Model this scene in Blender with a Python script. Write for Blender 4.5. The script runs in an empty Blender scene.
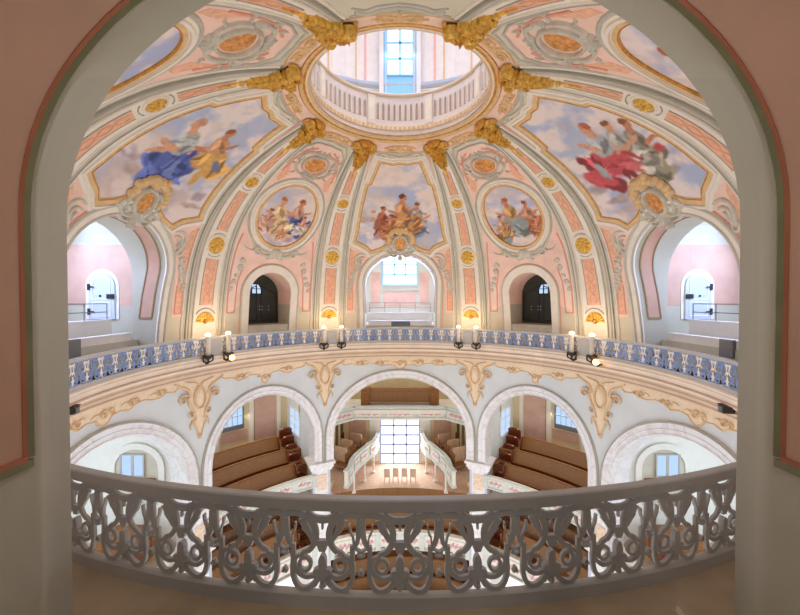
import bpy, bmesh, math, random
from mathutils import Vector, Matrix
from math import sin, cos, pi, radians, degrees, sqrt, atan2, hypot
random.seed(7)
SC = bpy.context.scene
COL = SC.collection

# ------------------------------------------------------------------ geometry of the place
PHI = 25.18                                   # half angle of the four wide bays
RIBS = [PHI, 90 - PHI, 90 + PHI, 180 - PHI, -PHI, -(90 - PHI), -(90 + PHI), -(180 - PHI)]
CAM_Y, CAM_Z, FPX = -13.023, 2.651, 354.26
PROF = [(10.95, 0), (10.92, .95), (10.82, 1.89), (10.52, 3.7), (9.92, 5.48), (8.92, 6.95), (7.52, 8.18),
        (5.7, 9.2), (4.4, 9.72), (3.6, 10.0), (3.18, 10.1)]


def _spline(P, n=24):
    P = [Vector(p) for p in P]
    Q = [2 * P[0] - P[1]] + P + [2 * P[-1] - P[-2]]
    out = []
    for i in range(1, len(Q) - 2):
        p0, p1, p2, p3 = Q[i - 1:i + 3]
        t0 = 0.; t1 = t0 + (p1 - p0).length ** .5; t2 = t1 + (p2 - p1).length ** .5; t3 = t2 + (p3 - p2).length ** .5
        for k in range(n):
            t = t1 + (t2 - t1) * k / n
            A1 = p0 * ((t1 - t) / (t1 - t0)) + p1 * ((t - t0) / (t1 - t0))
            A2 = p1 * ((t2 - t) / (t2 - t1)) + p2 * ((t - t1) / (t2 - t1))
            A3 = p2 * ((t3 - t) / (t3 - t2)) + p3 * ((t - t2) / (t3 - t2))
            B1 = A1 * ((t2 - t) / (t2 - t0)) + A2 * ((t - t0) / (t2 - t0))
            B2 = A2 * ((t3 - t) / (t3 - t1)) + A3 * ((t - t1) / (t3 - t1))
            out.append(B1 * ((t2 - t) / (t2 - t1)) + B2 * ((t - t1) / (t2 - t1)))
    out.append(P[-1])
    return out


_C = _spline(PROF)
_S = [0.]
for _i in range(1, len(_C)):
    _S.append(_S[-1] + (_C[_i] - _C[_i - 1]).length)
SMAX = _S[-1]


def prof(s):
    """radius, height, tangent of the dome profile at arc length s"""
    if s <= 0:
        return _C[0][0], s, (0., 1.)
    import bisect
    i = min(max(bisect.bisect_right(_S, s), 1), len(_S) - 1)
    f = (s - _S[i - 1]) / (_S[i] - _S[i - 1])
    a, b = _C[i - 1], _C[i]
    p = a + (b - a) * f
    # smooth tangent
    i0, i1 = max(i - 3, 0), min(i + 2, len(_C) - 1)
    t = (_C[i1] - _C[i0]).normalized()
    return p[0], p[1], (t[0], t[1])


def s_of_z(z):
    for i in range(1, len(_C)):
        if _C[i][1] >= z:
            f = (z - _C[i - 1][1]) / (_C[i][1] - _C[i - 1][1])
            return _S[i - 1] + f * (_S[i] - _S[i - 1])
    return SMAX


def D(a, s, off=0.):
    """point on the dome: a degrees from the bay axis, s metres up the profile, off metres inwards"""
    r, z, t = prof(s)
    r -= t[1] * off; z += t[0] * off
    A = radians(a)
    return Vector((r * sin(A), r * cos(A), z))


def Drad(s):
    return prof(s)[0]


def W(R):
    def f(a, z, off=0.):
        A = radians(a)
        return Vector(((R - off) * sin(A), (R - off) * cos(A), z))
    f.rad = lambda z: R
    return f


D.rad = Drad


def F(y, flip=1):
    """flat vertical wall facing -y at distance y; a is metres here"""
    def f(a, z, off=0.):
        return Vector((a, y - off, z))
    f.rad = lambda z: 180 / pi
    return f


def FX(x, sgn):
    """flat wall x = const whose face looks towards sgn*x ; a is metres along the wall"""
    def f(a, z, off=0.):
        return Vector((x + sgn * off, a * sgn, z))   # right hand when looking at the face
    f.rad = lambda z: 180 / pi
    return f


def P(az, R, z=0.):
    A = radians(az)
    return Vector((R * sin(A), R * cos(A), z))


# ------------------------------------------------------------------ materials
M = {}


def lin(c):
    return tuple(((v / 255) / 12.92 if v / 255 <= .04045 else ((v / 255 + .055) / 1.055) ** 2.4) for v in c)


def mat(name, c, rough=.7, metal=0., var=.06, scale=3., bump=0., emit=0., c2=None, spec=.3):
    m = bpy.data.materials.new(name); m.use_nodes = True
    nt = m.node_tree; b = nt.nodes['Principled BSDF']
    c = lin(c)
    b.inputs['Roughness'].default_value = rough
    b.inputs['Metallic'].default_value = metal
    b.inputs['Specular IOR Level'].default_value = spec
    n = nt.nodes.new('ShaderNodeTexNoise'); n.inputs['Scale'].default_value = scale; n.inputs['Detail'].default_value = 5
    tc = nt.nodes.new('ShaderNodeTexCoord'); nt.links.new(tc.outputs['Object'], n.inputs['Vector'])
    r = nt.nodes.new('ShaderNodeValToRGB')
    lo = lin(c2) if c2 else tuple(v * (1 - var * 2) for v in c)
    hi = c if c2 else tuple(min(1, v * (1 + var)) for v in c)
    r.color_ramp.elements[0].position = .3; r.color_ramp.elements[1].position = .7
    r.color_ramp.elements[0].color = (*lo, 1); r.color_ramp.elements[1].color = (*hi, 1)
    nt.links.new(n.outputs['Fac'], r.inputs['Fac']); nt.links.new(r.outputs['Color'], b.inputs['Base Color'])
    if bump:
        bp = nt.nodes.new('ShaderNodeBump'); bp.inputs['Strength'].default_value = bump; bp.inputs['Distance'].default_value = .02
        nt.links.new(n.outputs['Fac'], bp.inputs['Height']); nt.links.new(bp.outputs['Normal'], b.inputs['Normal'])
    if emit:
        b.inputs['Emission Color'].default_value = (*c, 1); b.inputs['Emission Strength'].default_value = emit
    M[name] = m
    return m


def marble(name, base, vein, scale=2.2, rough=.35):
    m = bpy.data.materials.new(name); m.use_nodes = True
    nt = m.node_tree; b = nt.nodes['Principled BSDF']; b.inputs['Roughness'].default_value = rough
    tc = nt.nodes.new('ShaderNodeTexCoord')
    n1 = nt.nodes.new('ShaderNodeTexNoise'); n1.inputs['Scale'].default_value = scale; n1.inputs['Detail'].default_value = 6
    n1.inputs['Distortion'].default_value = 1.4
    nt.links.new(tc.outputs['Object'], n1.inputs['Vector'])
    r = nt.nodes.new('ShaderNodeValToRGB'); e = r.color_ramp.elements
    e[0].position = .44; e[0].color = (*lin(base), 1); e[1].position = .56; e[1].color = (*lin(base), 1)
    x = e.new(.5); x.color = (*lin(vein), 1)
    nt.links.new(n1.outputs['Fac'], r.inputs['Fac']); nt.links.new(r.outputs['Color'], b.inputs['Base Color'])
    M[name] = m
    return m


def ribbed_wood(name, c, c2, freq=22.):
    """vertical grain / beading that runs round the church axis"""
    m = bpy.data.materials.new(name); m.use_nodes = True
    nt = m.node_tree; b = nt.nodes['Principled BSDF']; b.inputs['Roughness'].default_value = .45
    tc = nt.nodes.new('ShaderNodeTexCoord')
    mp = nt.nodes.new('ShaderNodeMapping'); mp.inputs['Scale'].default_value = (freq, freq, .6)
    n = nt.nodes.new('ShaderNodeTexNoise'); n.inputs['Scale'].default_value = 1.; n.inputs['Detail'].default_value = 3
    r = nt.nodes.new('ShaderNodeValToRGB'); e = r.color_ramp.elements
    e[0].position = .3; e[0].color = (*lin(c2), 1); e[1].position = .65; e[1].color = (*lin(c), 1)
    nt.links.new(tc.outputs['Object'], mp.inputs['Vector']); nt.links.new(mp.outputs['Vector'], n.inputs['Vector'])
    nt.links.new(n.outputs['Fac'], r.inputs['Fac']); nt.links.new(r.outputs['Color'], b.inputs['Base Color'])
    M[name] = m


def glow(name, c, strength):
    m = bpy.data.materials.new(name); m.use_nodes = True
    nt = m.node_tree; nt.nodes.clear()
    o = nt.nodes.new('ShaderNodeOutputMaterial'); e = nt.nodes.new('ShaderNodeEmission')
    e.inputs['Color'].default_value = (*lin(c), 1); e.inputs['Strength'].default_value = strength
    nt.links.new(e.outputs['Emission'], o.inputs['Surface'])
    M[name] = m


mat('plaster_cream', (216, 207, 186), var=.04, scale=1.2)
mat('plaster_light', (236, 227, 212), var=.03)
mat('plaster_grey', (200, 195, 180), var=.05, scale=2)
mat('moulding_grey', (188, 184, 172), var=.05, scale=3)
mat('moulding_dark', (170, 165, 150), var=.05, scale=3)
mat('plaster_pink', (244, 208, 190), var=.05, scale=1.6)
mat('pink_pale', (244, 216, 202), var=.05, scale=1.6)
mat('panel_orange', (240, 186, 154), var=.09, scale=6)
mat('panel_pattern', (232, 172, 140), var=.05)
mat('line_red', (230, 160, 138), var=.05)
mat('gold', (240, 190, 92), rough=.38, metal=.3, var=.22, scale=9, bump=.3)
mat('gold_dark', (210, 150, 62), rough=.45, metal=.3, var=.2, scale=8)
mat('gold_flat', (226, 190, 138), rough=.6, var=.08, scale=4)
mat('medal', (226, 160, 92), rough=.45, metal=.25, var=.2, scale=7, bump=.6)
mat('stucco_grey', (208, 202, 186), var=.08, scale=5)
mat('stucco_tan', (238, 216, 186), var=.05, scale=5)
mat('stucco_dark', (222, 192, 154), var=.06, scale=5)
mat('cornice', (222, 198, 170), var=.05, scale=1.5)
mat('cornice_pink', (200, 168, 146), var=.05, scale=1.5)
mat('cornice_light', (236, 220, 200), var=.04, scale=1.5)
mat('wall_blue', (214, 219, 220), var=.03, scale=1.)
mat('white', (232, 230, 224), var=.02)
mat('lodge', (194, 189, 169), var=.03, scale=1.)
mat('lodge_pink', (208, 168, 146), var=.06, scale=1.2)
mat('lodge_red', (184, 116, 86), var=.06)
mat('lodge_green', (140, 138, 104), var=.08, scale=4)
mat('rail', (182, 179, 173), var=.04, scale=2, rough=.5)
mat('rail_front', (236, 228, 220), var=.04, scale=2, rough=.5)
mat('rail_blue', (116, 146, 198), var=.08, scale=8, rough=.5)
mat('floor', (186, 166, 138), var=.08, scale=2.5)
mat('door_blue', (196, 206, 214), var=.03)
mat('door_dark', (66, 68, 62), var=.1, scale=3)
mat('iron', (52, 50, 46), rough=.5, metal=.4)
mat('steel', (120, 122, 124), rough=.4, metal=.6)
mat('candle', (226, 214, 194), rough=.4)
mat('wood', (146, 98, 54), var=.15, scale=6)
mat('wood_red', (120, 54, 28), var=.2, scale=6, rough=.25, spec=.6)
mat('wood_light', (214, 182, 158), var=.08, scale=5)
mat('yellow_wall', (226, 208, 164), var=.04, scale=1)
mat('gallery_pink', (206, 168, 150), var=.06, scale=1.5)
mat('gallery_rose', (216, 176, 178), var=.2, scale=7)
mat('gallery_green', (206, 214, 210), var=.05, scale=3)
mat('gallery_white', (228, 224, 212), var=.04, scale=3)
mat('drum_white', (226, 218, 216), var=.03)
mat('drum_blue', (196, 204, 222), var=.03)
mat('drum_pink', (226, 172, 166), var=.03)
mat('drum_tan', (214, 184, 140), var=.03)
mat('frame_blue', (146, 204, 246), var=.02)
mat('bar_lilac', (160, 172, 214), var=.02)
mat('niche', (182, 158, 142), var=.03)
marble('marble', (234, 234, 238), (222, 216, 214), .9)
marble('marble_tan', (234, 214, 192), (220, 184, 156), 3.)
ribbed_wood('pew', (150, 104, 50), (128, 86, 40))
glow('daylight', (236, 244, 255), 2.2)
glow('daylight_blue', (190, 218, 255), 1.1)
glow('flame', (255, 236, 200), 9.)
glow('ember', (255, 190, 120), 6.)


def glass():
    m = bpy.data.materials.new('glass'); m.use_nodes = True
    nt = m.node_tree; nt.nodes.clear()
    o = nt.nodes.new('ShaderNodeOutputMaterial')
    t = nt.nodes.new('ShaderNodeBsdfTransparent'); t.inputs['Color'].default_value = (.97, .98, .98, 1)
    g = nt.nodes.new('ShaderNodeBsdfGlossy'); g.inputs['Roughness'].default_value = .0
    fr = nt.nodes.new('ShaderNodeFresnel'); fr.inputs['IOR'].default_value = 1.45
    mx = nt.nodes.new('ShaderNodeMixShader')
    nt.links.new(fr.outputs['Fac'], mx.inputs['Fac']); nt.links.new(t.outputs['BSDF'], mx.inputs[1])
    nt.links.new(g.outputs['BSDF'], mx.inputs[2]); nt.links.new(mx.outputs['Shader'], o.inputs['Surface'])
    M['glass'] = m


glass()


def fresco_mat():
    m = bpy.data.materials.new('fresco'); m.use_nodes = True
    nt = m.node_tree; b = nt.nodes['Principled BSDF']; b.inputs['Roughness'].default_value = .8
    b.inputs['Specular IOR Level'].default_value = .15
    a = nt.nodes.new('ShaderNodeVertexColor'); a.layer_name = 'paint'
    nt.links.new(a.outputs['Color'], b.inputs['Base Color'])
    M['fresco'] = m


fresco_mat()


# ------------------------------------------------------------------ mesh collecting
class MB:
    def __init__(self):
        self.v = []; self.f = []; self.m = []; self.col = None

    def add(self, vs, fs, m=0):
        o = len(self.v); self.v += [Vector(v) for v in vs]
        for f in fs:
            self.f.append([i + o for i in f]); self.m.append(m)
        return o

    def quad(self, a, b, c, d, m=0):
        self.add([a, b, c, d], [(0, 1, 2, 3)], m)

    def box(self, c, size, az=0., m=0, tilt=0.):
        """box centred at c; size = tangential, radial, vertical; turned to azimuth az"""
        A = -radians(az); R = Matrix.Rotation(A, 3, 'Z')
        if tilt:
            R = R @ Matrix.Rotation(tilt, 3, 'X')
        h = Vector(size) / 2; c = Vector(c)
        vs = [c + R @ Vector((x * h[0], y * h[1], z * h[2])) for x in (-1, 1) for y in (-1, 1) for z in (-1, 1)]
        self.add(vs, [(0, 1, 3, 2), (4, 6, 7, 5), (0, 4, 5, 1), (2, 3, 7, 6), (0, 2, 6, 4), (1, 5, 7, 3)], m)

    def lathe(self, pr, a0, a1, n, m=0, ms=None, close=False, caps=False):
        """profile [(r,z)] swept from azimuth a0 to a1; faces point inwards for profiles that run upwards"""
        k = len(pr); o = len(self.v)
        full = abs(a1 - a0) >= 359.9
        cnt = n if full else n + 1
        for i in range(cnt):
            az = a0 + (a1 - a0) * i / n
            for r, z in pr:
                self.v.append(P(az, r, z))
        segs = k if close else k - 1
        for i in range(n):
            j = (i + 1) % cnt
            for q in range(segs):
                q2 = (q + 1) % k
                self.f.append([o + i * k + q, o + j * k + q, o + j * k + q2, o + i * k + q2])
                self.m.append(ms[q] if ms else m)
        if caps and not full:
            self.f.append([o + q for q in range(k)]); self.m.append(m)
            self.f.append([o + (cnt - 1) * k + q for q in range(k)][::-1]); self.m.append(m)

    def cyl(self, p0, p1, r0, r1=None, n=10, m=0, caps=True):
        p0 = Vector(p0); p1 = Vector(p1); r1 = r0 if r1 is None else r1
        d = (p1 - p0).normalized(); u = d.orthogonal().normalized(); w = d.cross(u)
        vs = []
        for p, r in ((p0, r0), (p1, r1)):
            vs += [p + (u * cos(2 * pi * i / n) + w * sin(2 * pi * i / n)) * r for i in range(n)]
        fs = [(i, (i + 1) % n, n + (i + 1) % n, n + i) for i in range(n)]
        if caps:
            fs += [tuple(range(n))[::-1], tuple(range(n, 2 * n))]
        self.add(vs, fs, m)

    def tube(self, pts, r, n=6, m=0):
        pts = [Vector(p) for p in pts]
        rs = r if isinstance(r, (list, tuple)) else [r] * len(pts)
        o = len(self.v); u = None
        for i, p in enumerate(pts):
            d = (pts[min(i + 1, len(pts) - 1)] - pts[max(i - 1, 0)]).normalized()
            u = d.orthogonal().normalized() if u is None else (u - d * u.dot(d)).normalized()
            w = d.cross(u)
            self.v += [p + (u * cos(2 * pi * k / n) + w * sin(2 * pi * k / n)) * rs[i] for k in range(n)]
        for i in range(len(pts) - 1):
            for k in range(n):
                k2 = (k + 1) % n
                self.f.append([o + i * n + k, o + i * n + k2, o + (i + 1) * n + k2, o + (i + 1) * n + k]); self.m.append(m)
        self.f.append([o + k for k in range(n)][::-1]); self.m.append(m)
        self.f.append([o + (len(pts) - 1) * n + k for k in range(n)]); self.m.append(m)

    def turn(self, c, pr, n=14, m=0):
        """turned solid of profile [(r,z)] about the vertical through c"""
        c = Vector(c); k = len(pr); o = len(self.v)
        for i in range(n):
            A = 2 * pi * i / n
            self.v += [c + Vector((r * cos(A), r * sin(A), z)) for r, z in pr]
        for i in range(n):
            j = (i + 1) % n
            for q in range(k - 1):
                self.f.append([o + i * k + q, o + j * k + q, o + j * k + q + 1, o + i * k + q + 1]); self.m.append(m)

    # ---- things lying on a surface
    def plate(self, surf, poly, off=.0, th=.02, da=2., ds=.35, m=0, holes=(), paint=None, side=True):
        bm = bmesh.new()
        for loop in (poly, *holes):
            vs = [bm.verts.new((p[0], p[1], 0)) for p in loop]
            for i in range(len(vs)):
                bm.edges.new((vs[i], vs[(i + 1) % len(vs)]))
        bmesh.ops.triangle_fill(bm, use_beauty=True, use_dissolve=False, edges=bm.edges[:], normal=(0, 0, 1))
        xs = [p[0] for p in poly]; ys = [p[1] for p in poly]
        for lo, hi, st, ax in ((min(xs), max(xs), da, 0), (min(ys), max(ys), ds, 1)):
            k = math.floor(lo / st) + 1
            while k * st < hi - 1e-6:
                co = [0, 0, 0]; co[ax] = k * st + 1e-5; no = [0, 0, 0]; no[ax] = 1
                bmesh.ops.bisect_plane(bm, geom=bm.verts[:] + bm.edges[:] + bm.faces[:], dist=1e-6, plane_co=co, plane_no=no)
                k += 1
        bm.normal_update()
        bm.verts.index_update()
        o = len(self.v); n = len(bm.verts)
        cols = []
        for v in bm.verts:
            self.v.append(surf(v.co.x, v.co.y, off + th))
            if paint:
                cols.append(paint(v.co.x, v.co.y))
        for f in bm.faces:
            ids = [o + v.index for v in f.verts]
            if f.normal.z < 0:
                ids.reverse()
            self.f.append(ids); self.m.append(m)
        if paint:
            self.col = (self.col or []) + cols
        if side and th > 0 and not paint:
            low = {}
            for e in bm.edges:
                if len(e.link_faces) == 1:
                    f = e.link_faces[0]
                    for v in e.verts:
                        if v.index not in low:
                            low[v.index] = len(self.v); self.v.append(surf(v.co.x, v.co.y, off))
                    a, b = e.verts
                    vl = [v for v in f.verts]
                    ia = vl.index(a)
                    if vl[(ia + 1) % len(vl)] is not b:
                        a, b = b, a
                    if f.normal.z < 0:
                        a, b = b, a
                    self.f.append([o + b.index, o + a.index, low[a.index], low[b.index]]); self.m.append(m)
        bm.free()

    def ribbon(self, surf, path, width, height, off=0., kind='flat', closed=False, m=0, step=.3):
        path = resample(surf, path, step, closed)
        n = len(path)
        if kind == 'flat':
            pr = [(-1, 0), (-1, 1), (1, 1), (1, 0)]
        elif kind == 'round':
            pr = [(-cos(pi * i / 6), sin(pi * i / 6)) for i in range(7)]
        else:   # ogee: a stepped moulding
            pr = [(-1, 0), (-1, .45), (-.6, .45), (-.5, 1), (.1, 1), (.3, .6), (.8, .5), (1, .2), (1, 0)]
        o = len(self.v); k = len(pr)
        ws = width if isinstance(width, (list, tuple)) else None
        for i in range(n):
            if closed:
                pa, pb = path[(i - 1) % n], path[(i + 1) % n]
            else:
                pa, pb = path[max(i - 1, 0)], path[min(i + 1, n - 1)]
            p = path[i]
            c = surf(*p, off); N = (surf(*p, off + .05) - c).normalized()
            t0 = (c - surf(*pa, off)); t1 = (surf(*pb, off) - c)
            if t0.length < 1e-6: t0 = t1
            if t1.length < 1e-6: t1 = t0
            t0.normalize(); t1.normalize()
            T = (t0 + t1)
            if T.length < 1e-4: T = t1
            T.normalize()
            B = N.cross(T).normalized()
            mit = 1 / max(.5, abs(t0.dot(T)))
            w = width / 2 * mit if ws is None else (ws[0] + (ws[1] - ws[0]) * i / max(1, n - 1)) / 2 * mit
            for b, h in pr:
                self.v.append(c + B * (-b * w) + N * (h * height))
        cnt = n if closed else n - 1
        for i in range(cnt):
            j = (i + 1) % n
            for q in range(k - 1):
                self.f.append([o + i * k + q, o + i * k + q + 1, o + j * k + q + 1, o + j * k + q][::-1]); self.m.append(m)
        if not closed:
            self.f.append([o + q for q in range(k)][::-1]); self.m.append(m)
            self.f.append([o + (n - 1) * k + q for q in range(k)]); self.m.append(m)

    def stroke(self, surf, pts, w0, w1, h, off=0., m=0, mid=None):
        """tapered half-round relief along pts (already surface coordinates)"""
        n = len(pts); o = len(self.v); q = 5
        for i, p in enumerate(pts):
            t = i / (n - 1)
            if mid is not None:
                w = (w0 + (mid - w0) * t * 2) if t < .5 else (mid + (w1 - mid) * (t - .5) * 2)
            else:
                w = w0 + (w1 - w0) * t
            c = surf(*p, off); N = (surf(*p, off + .05) - c).normalized()
            pa, pb = pts[max(i - 1, 0)], pts[min(i + 1, n - 1)]
            T = surf(*pb, off) - surf(*pa, off)
            if T.length < 1e-7: T = Vector((0, 0, 1))
            T.normalize(); B = N.cross(T).normalized()
            hh = h * min(1, w / max(w0, w1, mid or 0) + .25)
            for k in range(q):
                A = pi * k / (q - 1)
                self.v.append(c + B * (w / 2 * cos(A)) + N * (hh * sin(A)))
        for i in range(n - 1):
            for k in range(q - 1):
                self.f.append([o + i * q + k, o + (i + 1) * q + k, o + (i + 1) * q + k + 1, o + i * q + k + 1][::-1]); self.m.append(m)
        self.f.append([o + k for k in range(q)]); self.m.append(m)
        self.f.append([o + (n - 1) * q + k for k in range(q)][::-1]); self.m.append(m)

    def blob(self, surf, loc, cx, cy, rx, ry, h, off=0., rot=0., m=0, n=14, rings=3, flat=0.):
        o = len(self.v); cr, sr = cos(rot), sin(rot)
        for j in range(rings):
            ph = (pi / 2) * j / rings
            rr, hh = cos(ph), sin(ph)
            if flat: rr = 1 - (1 - rr) * flat
            for i in range(n):
                A = 2 * pi * i / n
                x, y = rx * rr * cos(A), ry * rr * sin(A)
                self.v.append(surf(*loc(cx + x * cr - y * sr, cy + x * sr + y * cr), off + h * hh))
        self.v.append(surf(*loc(cx, cy), off + h))
        for j in range(rings - 1):
            for i in range(n):
                k = (i + 1) % n
                self.f.append([o + j * n + i, o + j * n + k, o + (j + 1) * n + k, o + (j + 1) * n + i]); self.m.append(m)
        top = o + rings * n
        for i in range(n):
            self.f.append([o + (rings - 1) * n + i, o + (rings - 1) * n + (i + 1) % n, top]); self.m.append(m)

    def build(self, name, mats, parent=None, angle=38.):
        me = bpy.data.meshes.new(name)
        an = parent['_a'] if (parent is not None and '_a' in parent) else None
        off = Vector(an) if an is not None else Vector((0, 0, 0))
        me.from_pydata([v - off for v in self.v], [], self.f)
        for mm in (mats if isinstance(mats, (list, tuple)) else [mats]):
            me.materials.append(M[mm])
        me.polygons.foreach_set('material_index', self.m)
        me.polygons.foreach_set('use_smooth', [True] * len(self.f))
        me.update()
        try:
            me.set_sharp_from_angle(angle=radians(angle))
        except Exception:
            pass
        if self.col:
            at = me.color_attributes.new('paint', 'FLOAT_COLOR', 'POINT')
            for i, c in enumerate(self.col):
                at.data[i].color = (*c, 1)
        o = bpy.data.objects.new(name, me); COL.objects.link(o)
        if parent is not None:
            o.parent = parent
            if an is not None: o['_a'] = list(an)
        return o


def resample(surf, path, step, closed):
    out = []
    n = len(path); cnt = n if closed else n - 1
    for i in range(cnt):
        a, b = path[i], path[(i + 1) % n]
        L = (surf(*b) - surf(*a)).length
        k = max(1, int(math.ceil(L / step)))
        for j in range(k):
            t = j / k
            out.append((a[0] + (b[0] - a[0]) * t, a[1] + (b[1] - a[1]) * t))
    if not closed:
        out.append(path[-1])
    return out


def offset(surf, path, d, closed=True):
    """offset a path outwards (to the right of a counter-clockwise loop) by d metres on the surface"""
    n = len(path); out = []
    for i in range(n):
        p = path[i]; k = surf.rad(p[1]) * pi / 180
        pa = path[(i - 1) % n] if closed else path[max(i - 1, 0)]
        pb = path[(i + 1) % n] if closed else path[min(i + 1, n - 1)]
        t0 = Vector(((p[0] - pa[0]) * k, p[1] - pa[1])); t1 = Vector(((pb[0] - p[0]) * k, pb[1] - p[1]))
        if t0.length < 1e-6: t0 = t1.copy()
        if t1.length < 1e-6: t1 = t0.copy()
        t0.normalize(); t1.normalize()
        T = t0 + t1
        if T.length < 1e-4: T = t1.copy()
        T.normalize()
        mit = 1 / max(.55, t0.dot(T))
        out.append((p[0] + T[1] * d * mit / k, p[1] - T[0] * d * mit))
    return out


def local(surf, a0, s0):
    def f(x, y):
        s = s0 + y
        return (a0 + x / (surf.rad(s) * pi / 180), s)
    return f


def ell(cx, cy, rx, ry, n=32, a0=0., a1=360.):
    return [(cx + rx * cos(radians(a0 + (a1 - a0) * i / n)), cy + ry * sin(radians(a0 + (a1 - a0) * i / n))) for i in range(n)]


def scroll(cx, cy, r, ang, turns, n=16, inner=.2):
    """spiral from radius r to inner*r"""
    out = []
    for i in range(n + 1):
        t = i / n; rr = r * (1 - t * (1 - inner)); A = ang + turns * 2 * pi * t
        out.append((cx + rr * cos(A), cy + rr * sin(A)))
    return out


def bez(p0, p1, p2, p3=None, n=12):
    out = []
    for i in range(n + 1):
        t = i / n; u = 1 - t
        if p3 is None:
            out.append((u * u * p0[0] + 2 * u * t * p1[0] + t * t * p2[0], u * u * p0[1] + 2 * u * t * p1[1] + t * t * p2[1]))
        else:
            out.append(tuple(u ** 3 * p0[k] + 3 * u * u * t * p1[k] + 3 * u * t * t * p2[k] + t ** 3 * p3[k] for k in (0, 1)))
    return out


def mirx(pts):
    return [(-x, y) for x, y in pts]


# ------------------------------------------------------------------ objects
def tag(o, label=None, cat=None, group=None, kind=None):
    if label: o['label'] = label
    if cat: o['category'] = cat
    if group: o['group'] = group
    if kind: o['kind'] = kind
    return o


def thing(name, label, cat, anchor, group=None):
    o = bpy.data.objects.new(name, None); COL.objects.link(o)
    o.empty_display_size = .2
    o['_a'] = list(anchor)
    o.location = anchor
    return tag(o, label, cat, group)


def structure(o):
    o['kind'] = 'structure'
    return o


KIDS = {}


def place(o, az):
    a = Vector(o['_a'])
    o.location = Matrix.Rotation(-radians(az), 3, 'Z') @ a
    o.rotation_euler = (0, 0, -radians(az))
    return o


def children_of(o):
    return [c for c in COL.objects if c.parent is o]


def dup(o, az, label=None, mirror=False, _p=None):
    c = o.copy(); COL.objects.link(c)
    if _p is not None:
        c.parent = _p
    else:
        place(c, az)
        if mirror: c.scale = (-1, 1, 1)
        if label: c['label'] = label
    for ch in children_of(o):
        dup(ch, 0, _p=c)
    return c


def spin(o, az):
    """turn an object that was built in world coordinates about the church axis"""
    o.rotation_euler = (0, 0, -radians(az))
    return o


# ================================================================== THE DOME (setting)
def open_outline(hw, zs, za, n=18, power=2.0):
    """the arched opening of a wide bay as (a,s) from the right foot over the crown to the left foot"""
    xz = [(hw, zs * i / 5) for i in range(5)]
    for i in range(2 * n + 1):
        A = pi * i / (2 * n)
        c, s = cos(A), sin(A)
        xz.append((hw * (abs(c) ** (2 / power)) * (1 if c >= 0 else -1), zs + (za - zs) * abs(s) ** (2 / power)))
    xz += [(-hw, zs * i / 5) for i in range(4, -1, -1)]
    out = []
    for x, z in xz:
        s = s_of_z(z); r = prof(s)[0]
        out.append((degrees(math.asin(x / r)), s))
    return out, xz


OPEN, OPENXZ = open_outline(2.36, 3.75, 5.75)
OPEN_S, OPENXZ_S = open_outline(2.98, 3.3, 6.0)
WIN, WINXZ = open_outline(1.24, 3.1, 4.32, 12)


def gore(half, notch, a_mid):
    pts = [(-half, 0)]
    if notch:
        pts += notch[::-1]
    pts += [(half, 0)] + [(half, SMAX * i / 20) for i in range(1, 21)] + [(-half, SMAX * i / 20) for i in range(20, 0, -1)]
    return pts


ceil_mb = MB()
ceil_mb.plate(D, gore(PHI, OPEN, 0), th=0, side=False)
CEIL0 = ceil_mb.build('ceiling', 'plaster_cream'); structure(CEIL0)
ceil_mb = MB()
ceil_mb.plate(D, gore(PHI, OPEN_S, 0), th=0, side=False)
c = structure(ceil_mb.build('ceiling', 'plaster_cream')); spin(c, 180)
for az in (90, -90):
    c = CEIL0.copy(); COL.objects.link(c); spin(c, az)
mb = MB(); mb.plate(D, gore(90 - 45 - PHI + 0 if False else 45 - (PHI - 0) if False else (90 - 2 * PHI) / 2, WIN, 0), th=0, side=False)
HD = (90 - 2 * PHI) / 2
CEILD = mb.build('ceiling', 'plaster_cream'); structure(CEILD); spin(CEILD, 45)
for az in (-45,):
    c = CEILD.copy(); COL.objects.link(c); spin(c, az)
mb = MB(); mb.plate(D, gore(HD, None, 0), th=0, side=False)
c = mb.build('ceiling', 'plaster_cream'); structure(c); spin(c, 135)
c = c.copy(); COL.objects.link(c); spin(c, -135)


def vline(a, s0, s1, n=14):
    return [(a, s0 + (s1 - s0) * i / n) for i in range(n + 1)]


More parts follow.
